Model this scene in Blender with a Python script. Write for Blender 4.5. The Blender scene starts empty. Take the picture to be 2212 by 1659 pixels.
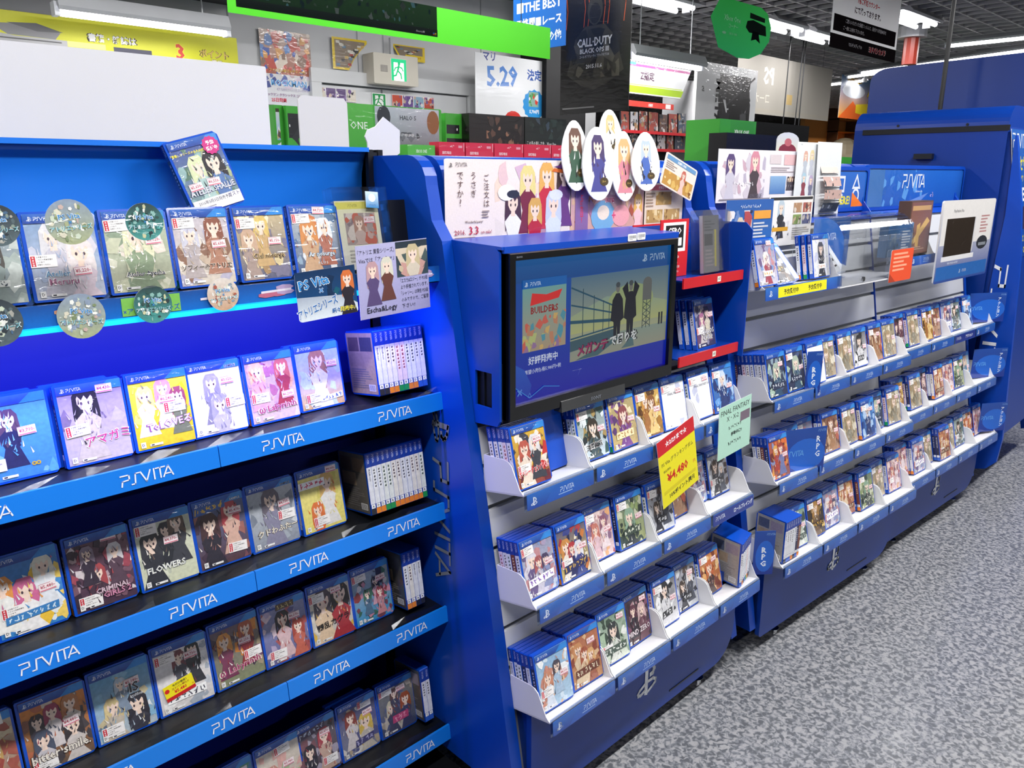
import bpy, bmesh, math, random
from mathutils import Vector, Matrix
rnd = random.Random(7)
S = bpy.context.scene
COL = S.collection
# ------------------------------------------------------------------ camera
FPX, CX, CY, CAMZ = 1700.0, 1106.0, 829.5, 1.45
AX = Vector((0.71405066, -0.70009403, 0.0))            # camera right in the world
AU = Vector((0.17970673, 0.18328925, 0.96649394))      # camera up
AF = Vector((0.67663664, 0.69012564, -0.25668942))     # camera forward
cam = bpy.data.cameras.new('camera'); cam.sensor_width = 36.0; cam.lens = FPX / 2212 * 36.0
cam.clip_start = 0.02; cam.clip_end = 100
camo = bpy.data.objects.new('camera', cam); COL.objects.link(camo)
camo.matrix_world = Matrix(((AX.x, AU.x, -AF.x, 0), (AX.y, AU.y, -AF.y, 0), (AX.z, AU.z, -AF.z, CAMZ), (0, 0, 0, 1)))
S.camera = camo
S.view_settings.view_transform = 'Standard'; S.view_settings.look = 'None'
S.view_settings.exposure = 0.0; S.view_settings.gamma = 1.0; S.view_settings.use_curve_mapping = False
# ------------------------------------------------------------------ world: dim bounce of the rest of the shop
W = bpy.data.worlds.new('shop_ambient'); S.world = W; W.use_nodes = True
W.node_tree.nodes['Background'].inputs[0].default_value = (1.0, 0.985, 0.96, 1)
W.node_tree.nodes['Background'].inputs[1].default_value = 0.22
LAMP_W = 50.0        # watts of one overhead fluorescent fixture
TUBE_E = 9.0         # emission of the tubes in view

cy_ = S.cycles
cy_.max_bounces = 4; cy_.diffuse_bounces = 2; cy_.glossy_bounces = 2; cy_.transmission_bounces = 2; cy_.transparent_max_bounces = 12; cy_.volume_bounces = 0
cy_.caustics_reflective = False; cy_.caustics_refractive = False; cy_.use_adaptive_sampling = True; cy_.adaptive_threshold = 0.05; cy_.sample_clamp_indirect = 6
# ------------------------------------------------------------------ helpers
def lin(c):
    if isinstance(c, str):
        c = c.lstrip('#'); c = [int(c[i:i+2], 16) / 255 for i in (0, 2, 4)]
    return tuple((x / 12.92 if x <= 0.04045 else ((x + 0.055) / 1.055) ** 2.4) for x in c[:3]) + (1.0,)
def ray(p):
    return AX * (p[0] - CX) - AU * (p[1] - CY) + AF * FPX
def at(p, axis, val):
    """the point where the sight line through picture point p meets the world plane axis = val"""
    d = ray(p); o = (0, 0, CAMZ)
    return Vector(o) + d * ((val - o[axis]) / d[axis])
class Frame:
    """a straight run of shelving: local x along it, local y into it (same profile for every stand)"""
    def __init__(s, ox, oy, deg): s.o = Vector((ox, oy, 0)); s.th = math.radians(deg); s.c, s.s = math.cos(s.th), math.sin(s.th)
    def w(s, x, y, z): y -= 0.966; return Vector((s.o.x + s.c * x - s.s * y, s.o.y + s.s * x + s.c * y, z))
    def px(s, p, yl):
        d = ray(p); n = Vector((-s.s, s.c, 0)); o = Vector((0, 0, CAMZ))
        q = o + d * ((yl - 0.966 - n.dot(o - s.o)) / n.dot(d)); r = q - s.o
        return s.c * r.x + s.s * r.y, q.z
FB, FC, FD = Frame(1.06, 0.966, 0), Frame(2.052, 0.946, -3.08), Frame(3.005, 0.926, -2.8)
FA = Frame(0, 0.966, 0)
MATS = {}
def mat(name, col=(.8, .8, .8), rough=.5, metal=0., coat=0., coatr=.05, spec=.5, bump=None, var=None, emit=None, attr=False, trans=0., alpha=1., wrap=0.):
    if name in MATS: return MATS[name]
    m = bpy.data.materials.new(name); m.use_nodes = True; nt = m.node_tree; N = nt.nodes; L = nt.links
    b = N['Principled BSDF']; I = b.inputs
    I['Roughness'].default_value = rough; I['Metallic'].default_value = metal
    I['Coat Weight'].default_value = coat; I['Coat Roughness'].default_value = coatr
    I['Specular IOR Level'].default_value = spec
    c4 = lin(col); I['Base Color'].default_value = c4
    tc = N.new('ShaderNodeTexCoord'); src = None
    if attr:
        a = N.new('ShaderNodeAttribute'); a.attribute_name = 'Col'; src = a.outputs['Color']
    if var:
        sc, amt = var
        n = N.new('ShaderNodeTexNoise'); n.inputs['Scale'].default_value = sc; n.inputs['Detail'].default_value = 1.0
        L.new(tc.outputs['Object'], n.inputs['Vector'])
        mp = N.new('ShaderNodeMapRange'); mp.inputs['To Min'].default_value = 1 - amt; mp.inputs['To Max'].default_value = 1 + amt
        L.new(n.outputs['Fac'], mp.inputs['Value'])
        mx = N.new('ShaderNodeMix'); mx.data_type = 'RGBA'; mx.blend_type = 'MULTIPLY'; mx.inputs['Factor'].default_value = 1
        if src: L.new(src, mx.inputs['A'])
        else: mx.inputs['A'].default_value = c4
        L.new(mp.outputs['Result'], mx.inputs['B']); src = mx.outputs['Result']
    if src: L.new(src, I['Base Color'])
    if bump:
        sc, st = bump
        n = N.new('ShaderNodeTexNoise'); n.inputs['Scale'].default_value = sc; n.inputs['Detail'].default_value = 0.0
        L.new(tc.outputs['Object'], n.inputs['Vector'])
        bp = N.new('ShaderNodeBump'); bp.inputs['Strength'].default_value = st; bp.inputs['Distance'].default_value = .002
        L.new(n.outputs['Fac'], bp.inputs['Height']); L.new(bp.outputs['Normal'], I['Normal'])
    if wrap:
        mpn = N.new('ShaderNodeMapping'); mpn.inputs['Scale'].default_value = (14, 14, 42); L.new(tc.outputs['Object'], mpn.inputs['Vector'])
        n = N.new('ShaderNodeTexNoise'); n.inputs['Scale'].default_value = 1.0; n.inputs['Detail'].default_value = 1.5; n.inputs['Distortion'].default_value = 1.2
        L.new(mpn.outputs['Vector'], n.inputs['Vector'])
        bp = N.new('ShaderNodeBump'); bp.inputs['Strength'].default_value = wrap; bp.inputs['Distance'].default_value = .006
        L.new(n.outputs['Fac'], bp.inputs['Height']); L.new(bp.outputs['Normal'], I['Coat Normal'])
    if emit:
        if src and attr: L.new(src, I['Emission Color'])
        else: I['Emission Color'].default_value = c4
        I['Emission Strength'].default_value = emit
    MATS[name] = m; return m
def acrylic(name, tint=(.995, .998, 1), gl=.06):
    if name in MATS: return MATS[name]
    m = bpy.data.materials.new(name); m.use_nodes = True; nt = m.node_tree; N = nt.nodes; L = nt.links; N.remove(N['Principled BSDF'])
    t = N.new('ShaderNodeBsdfTransparent'); t.inputs[0].default_value = lin(tint)
    g = N.new('ShaderNodeBsdfGlossy'); g.inputs['Roughness'].default_value = gl; g.inputs[0].default_value = (.95, .96, 1, 1)
    tc = N.new('ShaderNodeTexCoord'); n = N.new('ShaderNodeTexNoise'); n.inputs['Scale'].default_value = 30
    L.new(tc.outputs['Object'], n.inputs['Vector'])
    bp = N.new('ShaderNodeBump'); bp.inputs['Strength'].default_value = .25; bp.inputs['Distance'].default_value = .002; L.new(n.outputs['Fac'], bp.inputs['Height'])
    L.new(bp.outputs['Normal'], g.inputs['Normal'])
    lw = N.new('ShaderNodeLayerWeight'); lw.inputs['Blend'].default_value = .32
    mr = N.new('ShaderNodeMapRange'); mr.inputs['To Min'].default_value = .02; mr.inputs['To Max'].default_value = .5; L.new(lw.outputs['Fresnel'], mr.inputs['Value'])
    mx = N.new('ShaderNodeMixShader'); L.new(mr.outputs['Result'], mx.inputs[0]); L.new(t.outputs[0], mx.inputs[1]); L.new(g.outputs[0], mx.inputs[2])
    L.new(mx.outputs[0], N['Material Output'].inputs['Surface']); MATS[name] = m; return m

M_BLUE = mat('blue_powder_coat', '#0445b4', .33, spec=.5, var=(3, .05))
M_BLUE_D = mat('deep_blue_powder_coat', '#03358f', .36, var=(3, .05))
M_HEAD = mat('blue_plastic_sheet', '#1e78e6', .3, var=(2, .05))
M_CASE = mat('blue_case_plastic', '#0f4fc4', .22, coat=.3, var=(8, .05))
M_TRAY = mat('white_tray_plastic', '#e9e9ec', .42, var=(6, .03))
M_SLAT = mat('light_grey_slat', '#d6d8dc', .35, var=(4, .03))
M_GROOVE = mat('grey_groove', '#7f8389', .5, var=(4, .06))
M_BLACK = mat('black_metal', '#101216', .38, var=(5, .1))
M_RAIL = mat('light_blue_rail', '#0c7fe8', .35, coat=.3, var=(5, .05))
M_LETTER = mat('white_lettering', '#f2f5fa', .5, var=(40, .03))
M_LETGREY = mat('grey_lettering', '#7c828e', .5, var=(40, .03))
M_PRINT = mat('printed_card', attr=True, rough=.45, var=(260, .06))
M_GLOSS = mat('glossy_print', attr=True, rough=.3, coat=.8, coatr=.06, var=(240, .08), wrap=.25)
M_COVER = mat('printed_cover', attr=True, rough=.4, coat=.7, coatr=.07, var=(150, .22), wrap=.5)
M_WRAP = mat('shrink_wrapped_cover', attr=True, rough=.35, coat=1., coatr=.04, var=(150, .2), wrap=1.0)
def banner_mat():
    m = bpy.data.materials.new('backlit_banner_film'); m.use_nodes = True; N, L = m.node_tree.nodes, m.node_tree.links; N.remove(N['Principled BSDF'])
    a = N.new('ShaderNodeAttribute'); a.attribute_name = 'Col'; d = N.new('ShaderNodeBsdfDiffuse'); t = N.new('ShaderNodeBsdfTranslucent'); mx = N.new('ShaderNodeMixShader'); mx.inputs[0].default_value = .5
    L.new(a.outputs['Color'], d.inputs[0]); L.new(a.outputs['Color'], t.inputs[0]); L.new(d.outputs[0], mx.inputs[1]); L.new(t.outputs[0], mx.inputs[2]); L.new(mx.outputs[0], N['Material Output'].inputs['Surface']); return m
M_BANNER = banner_mat()
M_SCREEN = mat('television_picture', attr=True, rough=.25, emit=.8, coat=.6, coatr=.1)
_n = M_SCREEN.node_tree; [_n.links.remove(k) for k in list(_n.links) if k.to_socket.name == 'Base Color']; _n.nodes['Principled BSDF'].inputs['Base Color'].default_value = (.005, .005, .008, 1)
M_LIGHTBOX = mat('lit_sign_face', attr=True, rough=.4, emit=.9)
M_TVBLK = mat('television_bezel', '#0b0c0e', .18, coat=.4, var=(30, .1))
M_CHROME = mat('chrome', '#c9ccd2', .15, metal=1., var=(30, .05))
M_RUBBER = mat('black_rubber', '#141416', .6, var=(30, .1))
M_RED = mat('red_rail', '#c8202a', .35, coat=.3, var=(10, .08))
M_WHITE = mat('white_paper_back', '#e4e3e4', .6, bump=(900, .08), var=(3, .03))
M_TUBE = mat('fluorescent_tube', '#fdfaff', .4, emit=TUBE_E, var=(5, .01))
M_HOUSE = mat('lamp_housing', '#c6c8cc', .3, var=(8, .05))
M_WALL = mat('white_wall_panel', '#cfd0d2', .5, var=(1.2, .04))
M_DOOR = mat('white_door_paint', '#dfe1e3', .4, var=(2, .03))
M_ACR = acrylic('clear_acrylic')
M_LIP = acrylic('clear_strip', (.9, .93, .97), .12)
M_DARKP = mat('dark_display', '#15171b', .3, coat=.5, var=(6, .2))
M_LED = mat('blue_led_bar', '#10a8ff', .4, emit=1.6, var=(4, .03))
for _m in (M_TUBE, M_LED, M_SCREEN, M_LIGHTBOX): _m.cycles.emission_sampling = 'NONE'

def me_from(name, V, F, m, smooth=False):
    me = bpy.data.meshes.new(name); me.from_pydata([tuple(v) for v in V], [], F); me.update()
    bm = bmesh.new(); bm.from_mesh(me); bmesh.ops.recalc_face_normals(bm, faces=bm.faces); bm.to_mesh(me); bm.free()
    me.materials.append(m)
    if smooth:
        me.polygons.foreach_set('use_smooth', [True] * len(me.polygons)); me.update()
    return me
class MB:
    def __init__(s): s.V, s.F = [], []
    def add(s, V, F): n = len(s.V); s.V += [Vector(v) for v in V]; s.F += [tuple(i + n for i in f) for f in F]; return s
    def box(s, a, b):
        (x0, y0, z0), (x1, y1, z1) = a, b
        return s.add([(x0, y0, z0), (x1, y0, z0), (x1, y1, z0), (x0, y1, z0), (x0, y0, z1), (x1, y0, z1), (x1, y1, z1), (x0, y1, z1)],
                     [(0, 3, 2, 1), (4, 5, 6, 7), (0, 1, 5, 4), (1, 2, 6, 5), (2, 3, 7, 6), (3, 0, 4, 7)])
    def prism(s, pts, ext, plane='yz', o=0.):
        """outline pts in a plane, extruded from o to ext along the third axis"""
        n = len(pts)
        def q(p, k):
            return {'yz': (k, p[0], p[1]), 'xz': (p[0], k, p[1]), 'xy': (p[0], p[1], k)}[plane]
        return s.add([q(p, o) for p in pts] + [q(p, ext) for p in pts],
                     [tuple(range(n - 1, -1, -1)), tuple(range(n, 2 * n))] + [(i, (i + 1) % n, n + (i + 1) % n, n + i) for i in range(n)])
    def tube(s, a, b, r, n=10):
        a, b = Vector(a), Vector(b); d = (b - a).normalized(); u = d.orthogonal().normalized(); v = d.cross(u); V = []
        for p in (a, b):
            for i in range(n): t = 2 * math.pi * i / n; V.append(p + (u * math.cos(t) + v * math.sin(t)) * r)
        return s.add(V, [tuple(range(n - 1, -1, -1)), tuple(range(n, 2 * n))] + [(i, (i + 1) % n, n + (i + 1) % n, n + i) for i in range(n)])
    def mesh(s, name, m, smooth=False): return me_from(name, s.V, s.F, m, smooth)
    def obj(s, name, m, parent=None, smooth=False): return link(name, s.mesh(name, m, smooth), parent)
def link(name, data, parent=None, loc=None, rot=None):
    o = bpy.data.objects.new(name, data); COL.objects.link(o)
    if parent is not None: o.parent = parent
    if loc is not None: o.location = loc
    if rot is not None: o.rotation_euler = rot
    return o
def tag(o, label, cat, group=None, kind=None):
    if label: o['label'] = label
    if cat: o['category'] = cat
    if group: o['group'] = group
    if kind: o['kind'] = kind
    return o
def empty(name, loc=(0, 0, 0), rz=0.):
    o = link(name, None, None, loc, (0, 0, rz)); o.empty_display_size = .05; return o
def roundrect(w, h, r, n=4, r2=None):
    """outline of a rounded rectangle from (0,0) to (w,h); r2 = radius of the right-hand corners"""
    r2 = r if r2 is None else r2; P = []
    for (cx, cy, a, q) in ((w - r2, r2, -90, r2), (w - r2, h - r2, 0, r2), (r, h - r, 90, r), (r, r, 180, r)):
        for i in range(n + 1):
            t = math.radians(a + 90 * i / n); P.append((cx + q * math.cos(t), cy + q * math.sin(t)))
    return P

# ------------------------------------------------------------------ lettering
_TX = {}
def text2d(body, bold=.0):
    k = (body, bold)
    if k in _TX: return _TX[k]
    c = bpy.data.curves.new('t', 'FONT'); c.body = body; c.offset = bold; c.resolution_u = 1
    o = bpy.data.objects.new('t', c); me = bpy.data.meshes.new_from_object(o)
    V = [(v.co.x, v.co.y) for v in me.vertices]; F = [tuple(p.vertices) for p in me.polygons]
    bpy.data.objects.remove(o); bpy.data.curves.remove(c); bpy.data.meshes.remove(me)
    if V:
        x0 = min(v[0] for v in V); x1 = max(v[0] for v in V); y0 = min(v[1] for v in V); y1 = max(v[1] for v in V)
        h = max(y1 - y0, .3); V = [((x - x0) / h, (y - y0) / h) for x, y in V]; w = (x1 - x0) / h
    else: w = 0
    _TX[k] = (V, F, w); return _TX[k]
def ribbon(pts, wd):
    V, F = [], []
    P = [Vector(p) for p in pts]
    for i in range(len(P) - 1):
        d = (P[i + 1] - P[i]).normalized(); n = Vector((-d.y, d.x)) * wd / 2; a = P[i] - d * wd / 2; b = P[i + 1] + d * wd / 2
        k = len(V); V += [a - n, b - n, b + n, a + n]; F.append((k, k + 1, k + 2, k + 3))
    return V, F
def logo_vita():
    V, F = [], []
    for pts in ([(.0, .95), (.62, .95), (.62, .52), (.1, .48), (.02, .05)],
                [(.78, .05), (1.02, .05), (1.1, .95), (1.42, .95)],
                [(1.5, .95), (1.88, .05), (2.22, .95)], [(2.5, .05), (2.5, .95)],
                [(2.66, .95), (3.34, .95)], [(2.98, .05), (2.98, .95)],
                [(3.2, .05), (3.62, .95), (3.95, .05)], [(3.4, .28), (3.84, .28)]):
        v, f = ribbon(pts, .11); n = len(V); V += v; F += [tuple(i + n for i in q) for q in f]
    return [(p[0], p[1]) for p in V], F, 3.95
def logo_ps():
    V, F = [], []
    def poly(P): n = len(V); V.extend(P); F.append(tuple(range(n, n + len(P))))
    poly([(.38, .05), (.54, .0), (.54, .92), (.38, 1.0)])
    for pts, w in (([(.46, .93), (.66, .87), (.8, .76), (.84, .64), (.78, .55), (.68, .54)], .12), ([(.4, .36), (.14, .27), (.05, .2), (.08, .14), (.2, .12), (.38, .17)], .085), ([(.54, .38), (.8, .38), (.95, .31), (.93, .23), (.8, .17), (.54, .08)], .085)):
        v, f = ribbon(pts, w); n = len(V); V.extend((p[0], p[1]) for p in v); F.extend(tuple(i + n for i in q) for q in f)
    return V, F, 1.0
L_VITA, L_PS = logo_vita(), logo_ps()
def letters_mesh(name, T, m):
    """flat raised lettering, 1 high, in the xz plane facing -y"""
    V, F, w = T; n = len(V); k = .0
    me = bpy.data.meshes.new(name); me.from_pydata([(x, 0, y) for x, y in V], [], F); me.update(); me.materials.append(m); return me
ME_VITA = letters_mesh('vita_lettering', L_VITA, M_LETTER); ME_PS = letters_mesh('shapes_logo', L_PS, M_LETTER)

# ------------------------------------------------------------------ flat print: coloured shapes on a card
class Art:
    DZ = 2e-5
    def __init__(s, w, h, bg='#ffffff', top=None, t=.0012, back='#e6e6e6', outline=None):
        s.w, s.h, s.L = w, h, 0; s.V, s.F, s.C = [], [], []
        pts = outline or [(0, 0), (1, 0), (1, 1), (0, 1)]
        P = [(p[0] * w, p[1] * h) for p in pts]; n = len(P); b = lin(back); c0 = lin(bg); c1 = lin(top or bg)
        if t:
            s._f([(x, t, z) for x, z in P][::-1], b)
            for i in range(n):
                (x0, z0), (x1, z1) = P[i], P[(i + 1) % n]; s._f([(x0, 0, z0), (x0, t, z0), (x1, t, z1), (x1, 0, z1)], b)
        k = len(s.V); s.V += [(x, 0, z) for x, z in P]; s.F.append(tuple(range(k, k + n)))
        s.C += [tuple(c0[i] * (1 - z / h) + c1[i] * (z / h) for i in range(3)) + (1,) for x, z in P]
    def _f(s, pts, c): k = len(s.V); s.V += list(pts); s.F.append(tuple(range(k, k + len(pts)))); s.C += [c] * len(pts)
    def poly(s, pts, c, c2=None):
        s.L += 1; y = -s.L * s.DZ; a = lin(c); k = len(s.V); s.V += [(u * s.w, y, v * s.h) for u, v in pts]; s.F.append(tuple(range(k, k + len(pts))))
        if c2:
            b = lin(c2); v0 = min(p[1] for p in pts); v1 = max(p[1] for p in pts) + 1e-9
            s.C += [tuple(a[i] + (b[i] - a[i]) * (p[1] - v0) / (v1 - v0) for i in range(3)) + (1,) for p in pts]
        else: s.C += [a] * len(pts)
        return s
    def rect(s, x0, y0, x1, y1, c, c2=None): return s.poly([(x0, y0), (x1, y0), (x1, y1), (x0, y1)], c, c2)
    def ell(s, cx, cy, rx, ry, c, n=14, c2=None): return s.poly([(cx + rx * math.cos(2 * math.pi * i / n), cy + ry * math.sin(2 * math.pi * i / n)) for i in range(n)], c, c2)
    def line(s, pts, wd, c):
        """a stroked line; wd relative to the height"""
        r = s.w / s.h; v, f = ribbon([(p[0] * r, p[1]) for p in pts], wd); s.L += 1; k = len(s.V)
        s.V += [(p.x / r * s.w, -s.L * s.DZ, p.y * s.h) for p in v]; s.F += [tuple(i + k for i in q) for q in f]; s.C += [lin(c)] * len(v); return s
    def shape(s, T, u, v, hh, c, al='l', maxw=None, rot=0., sx=1., skew=0., flip=False):
        V, F, w = T; H = hh * s.h; k = sx * H
        if maxw and w * k > maxw * s.w: k = maxw * s.w / w
        off = {'l': 0, 'c': -w * k / 2, 'r': -w * k}[al]; s.L += 1; n = len(s.V); a = math.radians(rot); ca, sa = math.cos(a), math.sin(a)
        for x, z in V:
            X = (w - x if flip else x) * k + off + skew * z * H; Z = z * H
            s.V.append((u * s.w + X * ca - Z * sa, -s.L * s.DZ, v * s.h + X * sa + Z * ca))
        s.F += [tuple(i + n for i in f) for f in F]; s.C += [lin(c)] * len(V); return s
    def text(s, body, u, v, hh, c, al='l', maxw=None, rot=0., bold=.012, out=None, sx=1., skew=0., flip=False):
        bold = min(bold, .03)
        if out:
            Vo, Fo, wo = text2d(body, bold + .022)
            s.shape((Vo, Fo, wo), u, v - .05 * hh, hh * 1.1, out, al, maxw and maxw * 1.03, rot, sx, skew, flip)
        return s.shape(text2d(body, bold), u, v, hh, c, al, maxw, rot, sx, skew, flip)
    def scrib(s, n, u, v, hh, c, out=None, rot=0., R=None):
        """a title too small or ornate to read: n glyph-like clumps of strokes, centred on u"""
        R = R or random.Random(n * 7 + int(u * 99)); g = hh * s.h / s.w * .9; k = math.tan(math.radians(rot)) * s.w / s.h; x0 = u - n * g / 2
        if out: s.poly([(x0 - .02, v - .1 * hh + k * (x0 - u)), (x0 + n * g + .01, v - .1 * hh + k * (x0 + n * g - u)), (x0 + n * g + .02, v + 1.1 * hh + k * (x0 + n * g - u)), (x0 - .01, v + 1.1 * hh + k * (x0 - u))], out)
        for i in range(n):
            for _ in range(3):
                a = (x0 + (i + R.uniform(.08, .8)) * g, v + R.uniform(.05, .95) * hh); b = (x0 + (i + R.uniform(.08, .8)) * g, v + R.uniform(.05, .95) * hh); s.line([(a[0], a[1] + k * (a[0] - u)), (b[0], b[1] + k * (b[0] - u))], hh * .14, c)
        return s
    def vtext(s, body, u, v, hh, c, step=1.12, bold=.012):
        for i, ch in enumerate(body): s.text(ch, u, v - i * hh * step, hh, c, 'c', bold=bold)
        return s
    def lines(s, x0, y0, x1, y1, n, c, R):
        """unreadably small printing: bars of ragged length"""
        for i in range(n):
            y = y1 - (y1 - y0) * (i + .2) / n; s.rect(x0, y - (y1 - y0) / n * .5, x0 + (x1 - x0) * R.uniform(.55, 1), y, c)
        return s
    def blobs(s, x0, y0, x1, y1, cols, n, R, size=.1):
        for i in range(n):
            cx, cy = R.uniform(x0, x1), R.uniform(y0, y1); r = size * R.uniform(.4, 1.3); q = s.w / s.h; k = R.randint(4, 7); a0 = R.uniform(0, 6)
            P = []
            for j in range(k):
                t = a0 + 2 * math.pi * j / k; rr = r * R.uniform(.4, 1.2)
                P.append((min(x1, max(x0, cx + rr * math.cos(t) / q * .8)), min(y1, max(y0, cy + rr * math.sin(t)))))
            s.poly(P, R.choice(cols))
        return s
    def fig(s, cx, cy, k, hair, dress, skin='#f3d9c8', R=rnd, legs=False, y0=0.):
        """an anonymous little figure: hair, face, shoulders and clothes; cy = chin height, k = head height"""
        q = s.h / s.w; X = lambda x: cx + x * k * q; Y = lambda y: max(y0, cy + y * k)
        s.poly([(X(-.55), Y(.75)), (X(-.3), Y(1.12)), (X(.3), Y(1.12)), (X(.55), Y(.75)), (X(.62), Y(-.2)), (X(.5), Y(-1.0)), (X(.2), Y(-.6)), (X(-.25), Y(-.6)), (X(-.55), Y(-1.0)), (X(-.6), Y(-.2))], hair)
        if legs: s.poly([(X(-.3), Y(-2.2)), (X(-.26), Y(-3.6)), (X(-.06), Y(-3.6)), (X(0), Y(-2.4)), (X(.08), Y(-3.6)), (X(.28), Y(-3.6)), (X(.3), Y(-2.2))], skin)
        s.poly([(X(-.75), Y(-2.4)), (X(.75), Y(-2.4)), (X(.38), Y(-1.2)), (X(.62), Y(-.5)), (X(.2), Y(-.1)), (X(-.2), Y(-.1)), (X(-.62), Y(-.5)), (X(-.38), Y(-1.2))], dress)
        s.poly([(X(-.13), Y(.1)), (X(-.17), Y(-.22)), (X(.17), Y(-.22)), (X(.13), Y(.1))], skin)
        s.poly([(X(-.36), Y(.75)), (X(-.36), Y(.35)), (X(-.2), Y(.08)), (X(0), Y(0)), (X(.2), Y(.08)), (X(.36), Y(.35)), (X(.36), Y(.75))], skin)
        s.poly([(X(-.46), Y(.45)), (X(-.42), Y(.95)), (X(0), Y(1.1)), (X(.42), Y(.95)), (X(.46), Y(.45)), (X(.3), Y(.72)), (X(.12), Y(.52)), (X(.0), Y(.74)), (X(-.15), Y(.52)), (X(-.3), Y(.74))], hair)
        for e in (-.17, .17): s.ell(X(e), Y(.36), .06 * k * q, .09 * k, '#4a3a44', 6)
        return s
    def mesh(s, name, m=None):
        me = bpy.data.meshes.new(name); me.from_pydata(s.V, [], s.F); me.update()
        ca = me.color_attributes.new('Col', 'FLOAT_COLOR', 'POINT')
        ca.data.foreach_set('color', [x for c in s.C for x in c]); me.materials.append(m or M_PRINT); return me
    def obj(s, name, m=None, parent=None, loc=None, rot=None): return link(name, s.mesh(name, m), parent, loc, rot)
def rect_y(tl, br, y):
    """a picture rectangle standing in the plane y = const: its left-bottom corner, width and height"""
    a, b = at(tl, 1, y), at(br, 1, y); return Vector((a.x, y, b.z)), b.x - a.x, a.z - b.z
def rect_x(tl, br, x):
    """the same in a plane x = const, seen from the -x side: left is the far (+y) end"""
    a, b = at(tl, 0, x), at(br, 0, x); return Vector((x, a.y, b.z)), a.y - b.y, a.z - b.z
def rect_f(f, tl, br, yl):
    (x0, z1), (x1, z0) = f.px(tl, yl), f.px(br, yl); return f.w(x0, yl, z0), x1 - x0, z1 - z0
RX = -math.pi / 2      # turn a card that faces -y so that it faces -x

# ================================================================== THE SETTING
def floor_material():
    m = bpy.data.materials.new('speckled_vinyl'); m.use_nodes = True; nt = m.node_tree; N, L = nt.nodes, nt.links; b = N['Principled BSDF']
    tc = N.new('ShaderNodeTexCoord')
    n1 = N.new('ShaderNodeTexNoise'); n1.inputs['Scale'].default_value = 72; n1.inputs['Detail'].default_value = 2; n1.inputs['Roughness'].default_value = .55; n1.inputs['Distortion'].default_value = .7
    L.new(tc.outputs['Object'], n1.inputs['Vector'])
    r = N.new('ShaderNodeValToRGB'); e = r.color_ramp.elements
    e[0].position = .40; e[0].color = lin('#5e6065'); e[1].position = .6; e[1].color = lin('#a0a0a2')
    k = e.new(.47); k.color = lin('#767a7f'); k = e.new(.53); k.color = lin('#8d8e92')
    L.new(n1.outputs['Fac'], r.inputs['Fac']); L.new(r.outputs['Color'], b.inputs['Base Color'])
    b.inputs['Roughness'].default_value = .3; b.inputs['Coat Weight'].default_value = .35; b.inputs['Coat Roughness'].default_value = .12
    n2 = N.new('ShaderNodeTexNoise'); n2.inputs['Scale'].default_value = 26; L.new(tc.outputs['Object'], n2.inputs['Vector'])
    bp = N.new('ShaderNodeBump'); bp.inputs['Strength'].default_value = .25; bp.inputs['Distance'].default_value = .004
    L.new(n2.outputs['Fac'], bp.inputs['Height']); L.new(bp.outputs['Normal'], b.inputs['Normal']); L.new(bp.outputs['Normal'], b.inputs['Coat Normal'])
    return m
o = MB().box((-6, -8, -.1), (24, 16, 0)).obj('floor', floor_material()); tag(o, 'grey speckled vinyl floor of the shop aisle', 'floor', kind='structure')
CEIL = 2.82
o = MB().box((-6, -8, CEIL + .35), (24, 16, CEIL + .45)).obj('ceiling', mat('black_plenum', '#17171a', .8, var=(2, .2))); tag(o, 'dark open ceiling above a louvred grid', 'ceiling', kind='structure')
g = MB()
for i in range(118): x = -1 + i * .2; g.box((x, -6, CEIL), (x + .016, 16, CEIL + .03))
for i in range(105): y = -5 + i * .2; g.box((-1, y, CEIL + .002), (23, y + .016, CEIL + .028))
g = g.obj('ceiling_grid', mat('grey_ceiling_grid', '#b4b3b6', .5, var=(1, .05)), o); g['kind'] = 'stuff'
WY = 5.0
o = MB().box((-6, WY, 0), (6.0, WY + .12, CEIL + .35)).obj('wall_back', M_WALL); tag(o, 'pale grey panelled wall behind the shelving', 'wall', kind='structure')
for x in (2.44, 3.38, 3.60, 4.55):                                   # seams between the wall panels
    MB().box((x, WY - .004, 2.1), (x + .008, WY, 2.8)).obj('panel_seam', mat('seam_grey', '#a7a9ad', .6, var=(3, .05)), o)
b = MB().box((-6, WY - .9, 2.46), (2.52, WY, CEIL + .3)).obj('soffit', mat('black_soffit', '#141518', .6, var=(3, .15)), o)
# door in the back wall
dl, dr, dz = at((690, 181), 1, WY).x, at((1003, 200), 1, WY).x, 2.045
o = MB().box((dl, WY - .02, 0), (dr, WY - .002, dz)).obj('door_1', M_DOOR); tag(o, 'white double door in the back wall', 'door', kind='structure')
f = MB(); f.box((dl - .09, WY - .05, 0), (dl - .012, WY, dz + .011)); f.obj('door_jamb', M_DOOR, o)
MB().box((dr + .012, WY - .05, 0), (dr + .09, WY, dz + .011)).obj('door_jamb', M_DOOR, o)
MB().box((dl - .09, WY - .05, dz + .012), (dr + .09, WY, dz + .10)).obj('door_head', M_DOOR, o)
mx = at((820, 220), 1, WY).x
MB().box((mx, WY - .024, 0), (mx + .012, WY - .018, dz)).obj('door_meeting_strip', M_GROOVE, o)
# far end of the shop
o = MB().box((22.5, -8, 0), (22.6, 16, CEIL + .35)).obj('wall_right', mat('far_wall', '#5a5450', .7, var=(.5, .2))); tag(o, 'dark far wall at the end of the shop', 'wall', kind='structure')
o = MB().box((6.0, 14.5, 0), (22.5, 14.6, CEIL + .35)).obj('wall_far', mat('far_wall_2', '#6a655f', .7, var=(.5, .2))); tag(o, 'grey far wall behind the shop counters', 'wall', kind='structure')

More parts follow.
